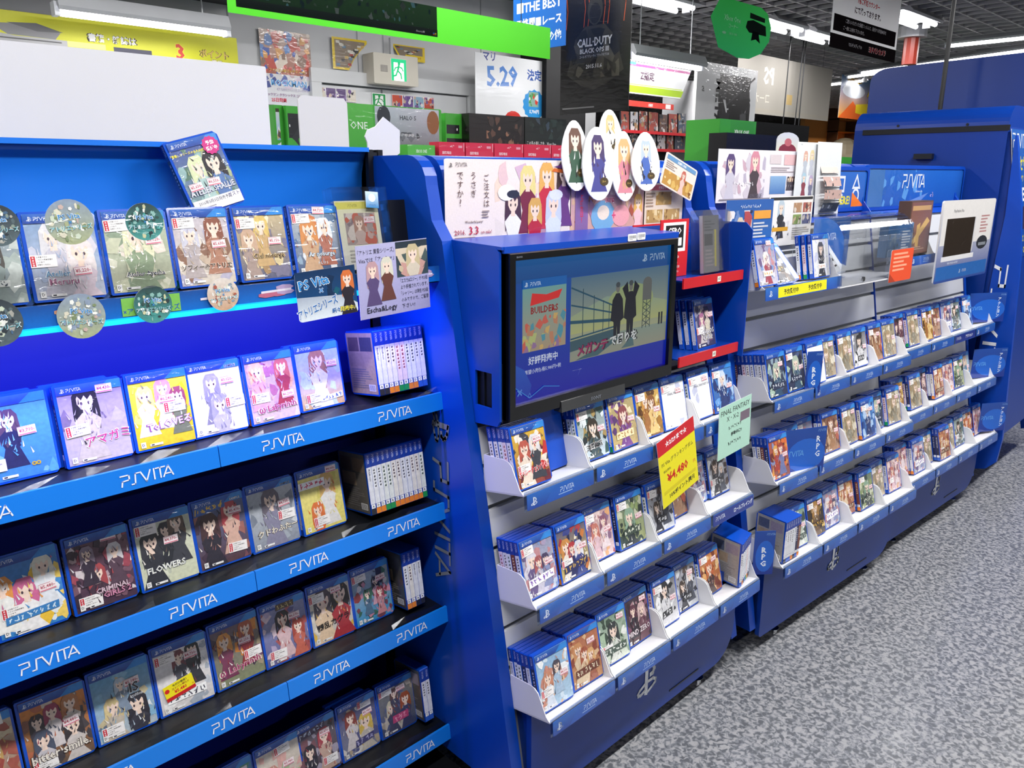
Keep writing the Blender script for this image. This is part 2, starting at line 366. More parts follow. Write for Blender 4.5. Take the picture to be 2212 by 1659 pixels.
# ================================================================== CEILING LAMPS
def lamp(label, c, ln, rz, watts=None, tubes=1, w=.16, cat='ceiling lamp', group='fluorescent ceiling lamps', name='fluorescent_lamp', hang=False):
    t = empty(name, c, rz); tag(t, label, cat, group)
    P = [(-w / 2, -.012), (-w / 2 + .012, -.03), (-w * .22, .0), (w * .22, .0), (w / 2 - .012, -.03), (w / 2, -.012), (w * .3, .05), (-w * .3, .05)]
    MB().prism(P, ln / 2, 'yz', -ln / 2).obj('reflector', M_HOUSE, t)
    for s in (-1, 1): MB().box((s * ln / 2 - .012, -.03, -.055), (s * ln / 2 + .012, .03, .01)).obj('tube_holder', M_LETTER, t)
    for k in range(tubes):
        y = 0 if tubes == 1 else (k - .5) * w * .55
        MB().tube((-ln / 2 + .02, y, -.034), (ln / 2 - .02, y, -.034), .02, 8).obj('tube', M_TUBE, t, True)
    if hang: [MB().tube((s * ln * .35, 0, .04), (s * ln * .35, 0, CEIL + .3 - c[2]), .004, 6).obj('hanger_rod', M_HOUSE, t) for s in (-1, 1)]
    if watts:
        l = bpy.data.lights.new('tube_light', 'AREA'); l.shape = 'RECTANGLE'; l.size = ln - .05; l.size_y = w * .8; l.energy = watts; l.color = (1, .985, .97)
        lo = link('tube_light', l, t, (0, 0, -.06))
    return t
ORD = ['first', 'second', 'third', 'fourth', 'fifth', 'sixth', 'seventh', 'eighth', 'ninth', 'tenth', 'eleventh', 'twelfth', 'thirteenth']
n = 0
for y, xs in ((.15, (.2, 2.15, 4.1, 6.05)), (-2.9, (2.2, 5.4)), (2.9, (-.3, 1.6)), (3.3, (3.5,))):
    for x in xs:
        lamp('fluorescent ceiling lamp above the aisle, out of the picture', (x, y, CEIL - .02), 1.25, 0, {.15: LAMP_W, -2.9: 36, 3.3: 30}.get(y, 42), 1, group='fluorescent lamps above the aisle')
for d, p, ln, rz in (('cut by the top edge beside the dark soldier poster', (1420, 8), .8, 0), ('just behind the green hexagon sign', (1683, 61), .6, 0),
                  ('left of the black and white notice', (1766, 84), .65, .0), ('right of the black and white notice', (1968, 46), .75, 0),
                  ('running out of the picture edge above the blue stands', (2185, 86), 1.2, 1.57), ('nearer one of two above the blue board', (2040, 134), 2.4, 1.25),
                  ('farther one of two above the blue board', (1985, 147), 2.2, 1.25), ('small distant one beside the grey hanging banner', (1806, 182), 1.0, 1.3)):
    c = at(p, 2, CEIL - .06); lamp('white fluorescent ceiling lamp ' + d, c + Vector((0, 0, .04)), ln, rz, 22, 2 if rz == 0 else 1, .3 if rz == 0 else .18)
a, b = at((122, 40), 1, 4.6), at((490, 76), 1, 4.6)
lamp('long bare fluorescent lamp in front of the yellow banner', Vector(((a.x + b.x) / 2, 4.6, 2.265)), b.x - a.x, 0, 6, 1, .13, group='wall lamps', hang=True)
a, b = at((1356, 117), 1, 3.75), at((1512, 133), 1, 3.75)
lamp('fluorescent lamp lighting the purple and green age-rating header', Vector(((a.x + b.x) / 2, 3.75, (a.z + b.z) / 2)), b.x - a.x, 0, 2.2, 1, .16, group='wall lamps', hang=True)

# ================================================================== GAME CASES
CW, CH, CT = .105, .135, .0125
ME_BODY = MB().prism(roundrect(CW, CH, .002, 1, .007)[::1], CT, 'xz', 0).mesh('game_case', M_CASE)
def cover_mesh(bg, bg2, blobs=(), figs=(), titles=(), nb=26, seed=0, plain=False, m=None, size=.13, mark=True):
    R = random.Random(seed); a = Art(.0965, .128, bg, bg2, t=0); top = .89
    if not plain: a.blobs(.0, .0, 1, top, list(blobs) or [bg, bg2], nb, R, size)
    for (cx, cy, k, hair, dress) in figs: a.fig(cx, cy, k, hair, dress, R=R)
    if figs:                              # brush strokes over the picture: hair strands, folds, highlights
        cols = list(blobs) + [q for g in figs for q in g[3:5]] + ['#f4efe8']
        for _ in range(34):
            cx, cy, k, _h, _d = R.choice(figs); u = min(.97, max(.03, cx + R.gauss(0, .12))); v = min(top - .06, max(.05, cy + R.gauss(-.1, .14))); t = R.uniform(.9, 2.2)
            e = (min(.99, max(.01, u + .09 * math.cos(t))), min(top - .02, max(.01, v + .09 * math.sin(t))))
            a.poly([(u, v), (u + .025, v + .01), e], R.choice(cols))
    a.rect(0, top, 1, 1, '#1d3f96', '#2a63b8'); a.poly([(.62, top), (1, top), (1, 1), (.8, 1)], '#2f86d6')
    a.shape(L_PS, .05, .915, .055, '#e8eefa'); a.shape(L_VITA, .15, .922, .042, '#e8eefa')
    for T in titles:
        tx, u, v, h, c, out = T[:6]
        if tx[0] == '~': a.scrib(int(tx[1:]), u, v, h, c, out, T[6] if len(T) > 6 else 0, R); continue
        a.text(tx, u, v, h, c, 'c', .92, T[6] if len(T) > 6 else 0, .02, out)
    if mark:
        a.rect(.05, .025, .13, .1, '#f2f2f2'); a.text('D', .09, .045, .035, '#222222', 'c'); a.rect(.2, .03, .42, .06, '#f4f4f4'); a.rect(.22, .037, .27, .053, '#222233')
    return a.mesh('cover', m or M_COVER)
def back_mesh(bg, R):
    a = Art(.0965, .128, bg, t=0)
    a.rect(.05, .7, .45, .93, R.choice(['#6b5a50', '#565f78', '#7d8597'])); a.rect(.5, .7, .95, .93, R.choice(['#8b7a6c', '#9a8fa0', '#50505a']))
    a.rect(.05, .45, .6, .67, R.choice(['#b09a80', '#a0a5b0'])); a.lines(.07, .08, .93, .42, 9, '#8a8580', R); a.rect(.68, .05, .93, .16, '#ffffff')
    for i in range(9): a.rect(.7 + i * .024, .06, .71 + i * .024, .15, '#222222')
    return a.mesh('back_cover', M_COVER)
def spine_mesh(mid, txt, rate, letter, seed):
    R = random.Random(seed); a = Art(.0117, .131, '#16399a', t=0)
    a.rect(0, .17, 1, .78, mid); a.shape(L_VITA, .32, .975, .034, '#dfe8fa', rot=-90)
    if letter == 'A': a.text('MeltyMoment', .3, .75, .034, txt, rot=-90, maxw=4.6, bold=.02)
    else:
        y = .745
        for _ in range(R.randint(5, 8)): l = R.uniform(.03, .055); a.rect(.3, y - l, .62, y - l * .55, txt); a.rect(R.uniform(.28, .5), y - l * .5, .66, y - l * .3, txt); y -= l + .012
    a.rect(.1, .1, .9, .165, '#ffffff'); a.text(letter, .5, .112, .038, '#222222', 'c', bold=.03)
    a.rect(0, .0, 1, .095, rate); return a.mesh('spine_label', M_COVER)
SPINES = [spine_mesh('#eef0f4', '#33343a', '#f08a1c', 'D', 1), spine_mesh('#f2eee6', '#4a2f3a', '#f08a1c', 'D', 2), spine_mesh('#eef2ee', '#2f4a3a', '#1e9a4c', 'B', 3),
          spine_mesh('#e9ebf2', '#333355', '#26262c', 'A', 4), spine_mesh('#f4dfe0', '#9a3040', '#1e9a4c', 'B', 5), spine_mesh('#e8e8ee', '#222233', '#2f62c8', 'C', 6),
          spine_mesh('#2b2f52', '#c8cbe6', '#2f62c8', 'C', 7), spine_mesh('#7a3f2c', '#f0dcc0', '#f08a1c', 'D', 8)]
_ST = {}
def price_mesh(p):
    if p not in _ST:
        a = Art(.025, .0135, '#f4e6e8', t=0); a.rect(.03, .04, .97, .16, '#d4607a'); a.rect(.0, .88, .7, .96, '#c79aa4'); a.text(p, .5, .26, .5, '#b04a5c', 'c', .86, bold=.02); _ST[p] = a.mesh('price_sticker', M_PRINT)
    return _ST[p]
def _notice():
    a = Art(.036, .0185, '#f6f3f2', t=0); a.rect(.03, .08, .2, .92, '#c62436'); a.vtext('見本空箱', .115, .7, .15, '#ffffff', 1.3)
    for i, tx in enumerate(('お手数ですが', 'こちらの見本空箱を', 'レジまで', 'お持ちください')): a.text(tx, .25, .76 - i * .2, .13, '#4a4648', maxw=.7)
    return a.mesh('notice_sticker', M_PRINT)
ME_NOTICE = _notice()
N_CASE = 0
def place_case(f, x, yl, z, lean, cover, label, group, spine=None, price=None, pp=(.75, .8), notice=None, roll=0., yaw=0., back=None, wl=0.):
    global N_CASE; N_CASE += 1
    o = link('game_case', ME_BODY, None, f.w(x, yl, z), (Matrix.Rotation(f.th, 3, 'Z') @ Matrix.Rotation(-wl, 3, 'X') @ Matrix.Rotation(yaw, 3, 'Z') @ Matrix.Rotation(-lean, 3, 'X') @ Matrix.Rotation(roll, 3, 'Y')).to_euler())
    tag(o, label, 'game case', group)
    if cover: link('cover', cover, o, (.0048, -.0003, .0034))
    if spine: link('spine_label', spine, o, (-.0004, CT - .0004, .002), (0, 0, RX))
    if back: link('back_cover', back, o, (CW - .004, CT + .0003, .0034), (0, 0, math.pi))
    if price: link('price_sticker', price_mesh(price), o, (.0048 + pp[0] * .0965 - .0125, -.0019, .0034 + pp[1] * .128 - .006), (0, rnd.uniform(-.06, .06), 0))
    if notice: link('notice_sticker', ME_NOTICE, o, (.0048 + notice[0] * .0965 - .018, -.0018, .0034 + notice[1] * .128 - .009), (0, rnd.uniform(-.06, .06), 0))
    return o

# ================================================================== BLACK GAME RACK (nearest)
AL, AR = -.45, 1.035                    # ends of the rack
rack = empty('game_rack', (0, 0, 0)); tag(rack, 'black gondola rack with light blue price rails and curved blue header', 'rack')
MB().box((AL, 1.50, .02), (AR, 1.53, 1.27)).obj('back_panel', mat('dark_blue_back', '#0b2290', .45, var=(3, .08)), rack)
H = []                                   # curved header sheet: concave, lip at the top
for i in range(15):
    t = i / 14; zz = 1.262 + .243 * t; yy = 1.478 + .03 * math.sin(t * math.pi * .8) - .012 * max(0, t - .8) * 5
    H.append((yy, zz))
MB().prism(H + [(y + .006, z) for y, z in H[::-1]], AR - .02, 'yz', AL).obj('header_panel', M_HEAD, rack, True)
MB().box((AL, 1.474, 1.498), (AR - .02, 1.484, 1.507)).obj('header_lip', M_HEAD, rack)
for x in (AR - .02, AL):
    u = MB(); u.box((x, 1.478, 0.0), (x + .012, 1.53, 1.503)); u.box((x + .026, 1.478, 0), (x + .038, 1.53, 1.503)); u.box((x, 1.49, 0), (x + .038, 1.53, 1.503))
    for k in range(24): u.box((x + .012, 1.48, .045 + k * .0625), (x + .026, 1.495, .06 + k * .0625))
    u.obj('slotted_upright', M_BLACK, rack)
MB().box((AL, 1.24, 0), (AR, 1.53, .06)).obj('plinth', M_BLACK, rack)
TZ = [1.0, .745, .487, .168]
for i, z in enumerate(TZ):
    s = MB(); s.prism([(1.275, z - .028), (1.275, z - .006), (1.5, z - .006), (1.5, z - .024)], AR - .004, 'yz', AL); s.obj('shelf', M_BLACK, rack)
    x = AL; k = 0
    segs = [(AL, .07 + .06 * i), (.07 + .06 * i, .535 + .045 * i), (.535 + .045 * i, AR)]
    for (x0, x1) in segs:
        r = MB().prism([(1.262, z - .037), (1.268, z - .037), (1.272, z + .0), (1.266, z + .0)], x1 - .0015, 'yz', x0).obj('price_rail', M_RAIL, rack)
        for j in range(2):
            xx = x0 + (x1 - x0) * (.25 + .5 * j) - .046
            l = link('lettering', ME_VITA, r, (xx, 1.2618, z - .0285), (-.108, 0, 0)); l.scale = (.0205, 1, .0185)
    c = MB(); nx = 40
    for j in range(nx):
        xa, xb = AL + (AR - AL) * j / nx, AL + (AR - AL) * (j + 1) / nx
        h0, h1 = .012 + .004 * math.sin(j * 1.9), .012 + .004 * math.sin(j * 1.9 + 1.9)
        c.add([(xa, 1.277, z - .004), (xb, 1.277, z - .004), (xb, 1.283, z - .004 + h1), (xa, 1.283, z - .004 + h0)], [(0, 1, 2, 3)])
    c.obj('clear_front_lip', M_LIP, rack)
# lit top shelf: rail with printed band and LED bar
s = MB().prism([(1.27, 1.236), (1.27, 1.262), (1.5, 1.262), (1.5, 1.242)], AR - .004, 'yz', AL).obj('shelf', M_BLACK, rack)
a = Art(AR - AL, .031, '#0b6fd0', '#1a4f9e', t=.004, back='#0c66c4'); R = random.Random(3)
for k in range(14):
    u = (k + .5) / 14
    if k % 3 == 2:
        a.rect(u - .03, .05, u + .03, .95, '#7fc257'); a.text('PS Vita', u, .52, .34, '#1b4fb0', 'c', .05); a.text('×アトリエシリーズ', u, .12, .32, '#1b4fb0', 'c', .058)
    else:
        for q in range(4): a.ell(u + R.uniform(-.012, .012), R.uniform(.3, .7), .012, .16, R.choice(['#c06a86', '#6fb0c8', '#b5a0c8', '#d09a7a']), 7)
        a.line([(u - .018, .5), (u + .018, .55)], .12, '#e8e2f0')
a.obj('printed_rail', M_GLOSS, rack, (AL, 1.264, 1.239))
led = MB().box((AL, 1.266, 1.229), (AR - .07, 1.276, 1.2385)).obj('led_bar', M_LED, rack)
l = bpy.data.lights.new('led_light', 'AREA'); l.shape = 'RECTANGLE'; l.size = AR - AL - .08; l.size_y = .012; l.energy = 7.0; l.color = (.3, .27, 1.0)
link('led_light', l, rack, ((AL + AR) / 2 - .03, 1.285, 1.227), (math.radians(24), 0, 0))

LEAN = math.radians(10)
SHELF = ['top shelf above the LED bar', 'violet-lit shelf', 'dim third shelf', 'dim fourth shelf', 'lowest shelf in view']
Wt, Dk = '#ffffff', '#2a2430'
def C(*a, **k): return cover_mesh(*a, **k)
A_CASES = [   # shelf, x, description, cover, price, price position, notice position
 (0, .20, 'grey-green misty cover', C('#8d9a98', '#9aa6b0', ['#a9b5b0', '#7c8a8c', '#c5cdc8'], [(.6, .5, .22, '#55524e', '#8f9d9a')], [('~8', .5, .2, .06, '#3c4a58', '#e8ece8')], seed=1, m=M_WRAP), '¥4,720-', (.3, .6), (.35, .12)),
 (0, .309, 'pale blue cover with two pale-haired faces', C('#b9bfd0', '#7f9cc0', ['#c9cbdc', '#a8b6d0', '#d8d4de', '#9fb0cc'], [(.36, .62, .24, '#d8d6da', '#c3c0cc'), (.72, .42, .26, '#e6dcdc', '#d2c2ce')], [('Atelier', .35, .26, .07, '#5a8fb8', Wt), ('Meruru', .42, .16, .08, '#a86a8c', Wt)], seed=2, m=M_WRAP), '¥5,220-', (.72, .3), (.18, .45)),
 (0, .418, 'pale green flowery cover', C('#b3b49c', '#a9b8a2', ['#c8cbb0', '#8fa088', '#d8d8c4', '#e3d8cc'], [(.5, .55, .3, '#dcdcba', '#8ea083')], [('Atelier Ayesha', .55, .17, .075, '#3a3f58', '#e9e6d6')], seed=3, m=M_WRAP), '¥5,120-', (.76, .62), (.2, .82)),
 (0, .527, 'cream cover with white-haired and brown-haired figures', C('#d4c9ba', '#bfb8c4', ['#e2d8ca', '#c4b09c', '#b8b4c8', '#8d6a58'], [(.27, .58, .2, '#c9c8d6', '#b3a8a8'), (.72, .66, .22, '#8a5544', '#b0806a')], [('ソフィーのアトリエ', .5, .2, .075, '#4a3a34', '#efe6d8')], seed=4, m=M_WRAP), '¥5,630-', (.78, .52), (.2, .82)),
 (0, .637, 'brown and gold cover with blonde figures', C('#5b5f7c', '#c8b690', ['#d8c69a', '#a88a64', '#7c7890', '#efe2c4'], [(.5, .66, .2, '#d8bc70', '#c9a878'), (.22, .48, .2, '#c8a890', '#a8948c')], [('Ciel nosurge', .58, .27, .09, '#5a4630', '#d8c090')], seed=5, m=M_WRAP), '¥5,150-', (.74, .52), (.2, .78)),
 (0, .747, 'blue cover with red-haired and silver-haired figures', C('#2f4a74', '#b8c0c8', ['#8fa6bc', '#c87848', '#d8dce0', '#5a7698'], [(.33, .55, .24, '#d08a50', '#c4a080'), (.68, .6, .2, '#dfe2e6', '#a86a5a')], [('Ar nosurge', .55, .24, .09, '#c9d4dc', '#32506e'), ('P L U S', .55, .14, .04, '#d8dfe6', None)], seed=6, m=M_WRAP), '¥4,720-', (.6, .93), (.2, .82)),
 (1, .10, 'grey cover', C('#8a8a9c', '#b0b0c0', ['#9a9ab0', '#c0c0d0'], seed=10), None, None, None),
 (1, .206, 'blue cover with a schoolgirl in a navy uniform', C('#3f86cc', '#4f9ad8', ['#58a4dc', '#7ab6e2'], [(.42, .62, .2, '#5a4458', '#262a52')], [('∞', .7, .12, .05, '#c8a820', None)], nb=10, seed=11), '¥3,710-', (.66, .55), (.1, .2)),
 (1, .318, 'grey cover with a black-haired girl leaning over', C('#c9bfbe', '#8f8294', ['#a69aa6', '#b8b0b4', '#7a6c80'], [(.4, .66, .26, '#26222c', '#c9c0a8')], [('アマガミ', .66, .22, .13, '#c43a78', Wt, 6), ('エビコレ+', .3, .36, .045, '#8a7f86', None)], nb=14, seed=12), '¥4,430-', (.72, .9), (.22, .42)),
 (1, .424, 'yellow cover with three girls', C('#e8cf2e', '#ecd83c', ['#f2e46a', '#e4c622'], [(.24, .62, .19, '#f0d878', '#f2efe0'), (.56, .68, .19, '#d89ab8', '#f2efe0'), (.8, .56, .18, '#9a4a5c', '#7a8060')], [('ToLOVEる', .6, .24, .11, '#f2dcf2', '#a04a9a', 4)], nb=8, seed=13), '¥6,240-', (.6, .62), (.72, .5)),
 (1, .524, 'almost white cover with faint grey figures', C('#f4f0f4', '#f8f4f8', ['#e9e6ec', '#f6f4f8'], [(.42, .62, .2, '#9a96a2', '#8f8c98'), (.52, .3, .22, '#a8a4ae', '#c4c0c8')], [('SAMPLE', .82, .9, .035, '#3a3a42', Wt)], nb=6, seed=14), '¥3,020-', (.72, .72), (.82, .4)),
 (1, .632, 'pink and orange cover titled omega Labyrinth', C('#d8c2b8', '#b79ac0', ['#e8b088', '#c4a0c8', '#e9d8d8', '#b06a88'], [(.22, .66, .2, '#f0bc84', '#d8a8b8'), (.75, .68, .2, '#c4655c', '#a83a4c')], [('ω Labyrinth', .55, .12, .12, '#b03a6a', '#f6e8ee', 3)], seed=15), '¥6,200-', (.8, .34), (.22, .36)),
 (1, .742, 'light blue cover, girl in sailor blouse', C('#d9b27a', '#9ac0e8', ['#c8dcf0', '#e9eef6', '#b8d0ea'], [(.48, .62, .26, '#a8765a', '#f4f2f6')], [('~6', .7, .1, .07, '#3a5aa8', Wt, 4)], nb=10, seed=16), '¥5,210-', (.8, .66), (.3, .16)),
 (2, .075, 'faded grey cover', C('#8c8a94', '#a4a2ac', ['#98969e'], seed=20), None, None, None),
 (2, .187, 'bright blue and yellow cover with three girls', C('#3a86cc', '#3f7fc8', ['#f0c440', '#f4d468', '#4f98d8', '#e8f0f6'], [(.14, .55, .2, '#e89a50', '#f0f0ec'), (.46, .42, .24, '#d06a98', '#f2f0f0'), (.76, .68, .2, '#e8e6d8', '#e4e8ee')], [('~8', .5, .18, .08, '#d8ecf8', '#3a80c0', 3)], seed=21), '¥5,480-', (.78, .48), (.25, .3)),
 (2, .296, 'dark purple crowded cover titled Criminal Girls 2', C('#4a3448', '#6a4a5c', ['#7a5868', '#3a2a3c', '#b8a0a8', '#a04a5a', '#d8ccd0'], [(.4, .36, .2, '#a84a50', '#4a3444'), (.74, .62, .16, '#d8d4d8', '#5a4454'), (.3, .68, .15, '#8a7a8c', '#3a3040')], [('CRIMINAL', .62, .18, .07, '#e0c8d4', '#5a3048'), ('GIRLS 2', .68, .1, .08, '#d890b0', '#4a2840')], nb=60, seed=22, size=.1), '¥6,020-', (.68, .9), (.24, .12)),
 (2, .404, 'pale green cover with dark-haired girls in black', C('#d4d8bc', '#cdd2c0', ['#dde0cc', '#c2c8b4'], [(.24, .52, .24, '#3a3c44', '#34363f'), (.54, .66, .18, '#3a3a42', '#2d3038'), (.74, .72, .2, '#6a5850', '#40424a')], [('FLOWERS', .45, .2, .09, '#f0f2e8', '#8d8fa0')], nb=8, seed=23), '¥4,370-', (.6, .6), (.2, .82)),
 (2, .507, 'dark cover with a red-haired girl and a brown-haired girl', C('#5a3f44', '#5d6b94', ['#7a5058', '#48384a', '#a06a64'], [(.28, .52, .24, '#4a3438', '#33303c'), (.7, .66, .22, '#b84a54', '#d8b0a0')], [('~5', .32, .82, .1, '#e8c050', '#3a60a8', 6), ('SAMPLE', .84, .9, .035, '#dfe4ec', '#333844')], seed=24), '¥5,470-', (.8, .74), (.75, .2)),
 (2, .612, 'snowy grey cover with a girl in a beret', C('#8f96a4', '#c0c6cc', ['#aab2bc', '#d4d8dc', '#7c8492'], [(.48, .6, .26, '#6a6470', '#8a88a0')], [('クドわふたー', .55, .2, .1, '#f2ead8', '#6a5c50', 2), ('SAMPLE', .84, .9, .035, '#2a2c34', '#dfe4ec')], nb=20, seed=25), '¥4,730-', (.76, .62), (.78, .44)),
 (2, .722, 'yellow cover with a long-haired girl and an orange hood', C('#e4d878', '#e8dc86', ['#efe6a0', '#d8cc6a'], [(.66, .62, .24, '#d8b06a', '#e8e6e4'), (.36, .24, .2, '#e07840', '#e8703a')], [('~5', .3, .72, .1, '#d84a6a', Wt)], nb=8, seed=26), '¥4,000-', (.8, .93), (.42, .14)),
 (3, .085, 'brownish cover cut by the picture edge', C('#9a6a5c', '#c8b8a0', ['#a85a4c', '#d8c8a8'], [(.6, .5, .24, '#c8a060', '#a04a40')], seed=30), None, None, (.7, .9)),
 (3, .193, 'orange cover with five uniformed girls titled bitter smile', C('#6a584c', '#e08a3c', ['#8a5a48', '#d8c8b8', '#4a4448', '#b86a4a'], [(.22, .6, .16, '#3c343a', '#4a4450'), (.46, .66, .17, '#9a3a5a', '#d8d0d0'), (.75, .68, .18, '#b87a50', '#cfc4bc'), (.26, .32, .2, '#4c5468', '#cfcad0'), (.74, .36, .2, '#3a3438', '#d0c8c4')], [('bitter smile.', .5, .13, .12, '#efe8dc', '#4a3c38')], seed=31), '¥4,480-', (.72, .52), (.24, .1)),
 (3, .300, 'sky blue and white cover titled IS', C('#b8c4cc', '#4f9ac8', ['#e4eaee', '#8ab8d4', '#c9bc98', '#6a7484'], [(.3, .36, .2, '#d8c490', '#c4b8a8'), (.7, .26, .24, '#2c2a34', '#3c3c48'), (.48, .66, .14, '#b8c8d8', '#8090a4')], [('IS', .7, .55, .14, '#2a2c36', '#e8ecf0'), ('ignition', .72, .47, .05, '#5a6270', Wt)], seed=32), '¥5,180-', (.68, .7), (.24, .13)),
 (3, .407, 'white cover with a yellow discount sticker', C('#d8d4d4', '#e8e6e8', ['#c8ccd4', '#efeeee', '#a8b0bc'], [(.45, .68, .17, '#7a4048', '#50505c'), (.72, .72, .18, '#26282c', '#33343c')], [('~6', .5, .14, .1, '#4a4a5a', Wt)], nb=12, seed=33), '¥4,730-', (.68, .74), (.2, .8)),
 (3, .515, 'dusky purple and green cover titled omega Labyrinth', C('#8a9070', '#6a5068', ['#d88a3c', '#7a5070', '#a89a80', '#4a3a4c'], [(.25, .6, .2, '#e09a50', '#7a3c58'), (.72, .68, .2, '#b05a3c', '#8a2c38')], [('ω Labyrinth', .5, .16, .13, '#a83a70', '#e8dccc', 3)], seed=34), '¥5,250-', (.66, .6), (.8, .36)),
 (3, .617, 'blue and pink cover with a black-haired girl in pink', C('#6a6898', '#8a90b8', ['#b8a8c8', '#d8c4d0', '#5a5a8c', '#b05a5c'], [(.46, .58, .22, '#2c2830', '#d8b8bc'), (.78, .4, .18, '#a8483c', '#c86a58')], [('~4', .55, .86, .08, '#d8c88a', '#5c4a3a')], seed=35), '¥6,570-', (.72, .68), (.26, .16)),
 (3, .724, 'cream cover with bold black brush lettering', C('#c8c4bc', '#e0d8c8', ['#e0b850', '#8a98a8', '#efe4d4', '#d08a3c'], [(.32, .56, .3, '#4c4450', '#e4c8a8'), (.74, .58, .3, '#2a2428', '#a8343c')], [('閃乱カグラ', .52, .24, .12, '#1c1a1c', None, 5)], nb=18, seed=36), '¥4,200-', (.66, .82), (.18, .78)),
 (3, .83, 'crowded cover above sea blue', C('#3a94c4', '#a0aab8', ['#7a4450', '#c88aa0', '#3c6a5c', '#d8d8e0', '#8a3a3c', '#2c2c38'], [(.62, .6, .14, '#2c2630', '#d0a0b0'), (.36, .44, .13, '#3c7058', '#50708c'), (.7, .4, .14, '#a0404a', '#c88a90')], [], nb=40, seed=37, size=.09), '¥4,300-', (.76, .7), (.2, .82)),
 (4, .37, 'blue-topped dim cover', C('#5c86a8', '#6a94b8', ['#7aa0c0'], seed=40), None, None, None),
 (4, .475, 'green and blue dim cover', C('#48886c', '#4c8cc0', ['#5aa080', '#78b0d0'], seed=41), None, None, (.7, .8)),
 (4, .58, 'pale floral dim cover', C('#c8b8a8', '#d4ccc0', ['#d8a8a0', '#a8b890', '#e0d8cc'], [(.3, .4, .2, '#c88a7c', '#d8c0b0')], seed=42), '¥3,980-', (.7, .55), (.6, .82)),
 (4, .672, 'dark cover with a red-haired and a black-haired girl', C('#4a3c44', '#6a6270', ['#7a5058', '#3c343c', '#a8a0b0'], [(.28, .4, .2, '#2a2630', '#34303c'), (.68, .56, .22, '#a8404c', '#c8a898')], [('~6', .4, .8, .09, '#c8d4e8', '#4a3c58', 5)], seed=43), '¥5,470-', (.7, .72), (.75, .2)),
 (4, .776, 'capped maid and blonde girl cover', C('#8a8ca0', '#3a3c70', ['#b8a890', '#5a5c8c', '#d8d4d0'], [(.3, .62, .2, '#8a3a30', '#d8d0d0'), (.68, .42, .24, '#d8b850', '#c8c0b4')], [('~4', .6, .16, .1, '#b8b4d8', '#4a4878', 4)], seed=44), '¥3,980-', (.76, .68), (.7, .86)),
 (4, .882, 'grey-blue cover with four pale faces', C('#3c4870', '#8a8880', ['#a89c90', '#5c6488', '#c8c0b8'], [(.34, .42, .2, '#d0c8b0', '#4a4c68'), (.74, .46, .2, '#a0522c', '#44486c'), (.44, .68, .15, '#6a4c44', '#4c4c60')], [('~3', .55, .2, .12, '#e8a0b8', '#c04a78')], seed=45), '¥4,310-', (.64, .8), (.2, .84)),
]
cnt = {}
CASE_Z = [1.264, .996, .741, .483, .164]
for (sh, x, d, cv, pr, pp, nt) in A_CASES:
    cnt[sh] = cnt.get(sh, 0) + 1
    o = place_case(FA, x, 1.336 + (.012 if sh == 1 and abs(x - .742) < .01 else 0), CASE_Z[sh], LEAN + rnd.uniform(-.02, .02), cv,
                   'game case with ' + d + ', ' + SHELF[sh], 'face-out game cases on the black rack', SPINES[(sh * 3 + cnt[sh]) % 8], pr, pp or (.7, .8), nt, yaw=rnd.uniform(-.03, .03))
    if x == .407:
        a = Art(.055, .03, '#f2e21a', t=.0004); a.rect(0, 0, 1, .22, '#c81e24'); a.text('今だけ限定！', .55, .74, .17, '#201c10', 'c', .8, bold=.03); a.text('ヨドバシ特価!!', .55, .55, .16, '#8a1a1a', 'c', .8, bold=.02)
        a.text('¥5,480', .52, .26, .26, '#d02020', 'c', .78, bold=.05); a.text('円', .94, .28, .1, '#d02020', 'c'); a.ell(.1, .66, .08, .14, '#d02020')
        a.obj('discount_sticker', M_PRINT, o, (.016, -.003, .026), (0, -.16, 0))
    if x in (.742, .318, .206, .776):   # second copy peeping out behind
        place_case(FA, x - .014, 1.353, CASE_Z[sh], LEAN, None, 'spare game case behind the one with ' + ' '.join(d.split()[:6]).rstrip(' ina'), 'spare game cases on the black rack', SPINES[(sh + 4) % 8])
# spine-out rows at the far end of the shelves
def spine_row(sh, x0, n, picks, what, y0=1.30, bg='#b9a287'):
    bm = back_mesh(bg, random.Random(sh))
    for i in range(n):
        place_case(FA, x0 + CT + i * .0124, y0, CASE_Z[sh] + .014, .0, None, '%s spine from the near end of the row, %s' % (ORD[i], what), 'spine-out game cases on the black rack',
                   SPINES[picks[i % len(picks)]], yaw=math.pi / 2, back=bm if i == 0 else None, wl=math.radians(8))
spine_row(1, .896, 10, [3, 3, 1, 1, 4, 4, 0, 0, 5, 5], 'violet-lit shelf')
spine_row(2, .862, 12, [3, 0, 0, 2, 2, 1, 1, 0, 0, 1, 1, 2], 'dim third shelf', bg='#6f6a64')
spine_row(3, .945, 4, [0, 1, 3, 3], 'dim fourth shelf', bg='#4d4a48')
spine_row(4, .985, 2, [5, 5], 'lowest shelf in view', bg='#5a5856')
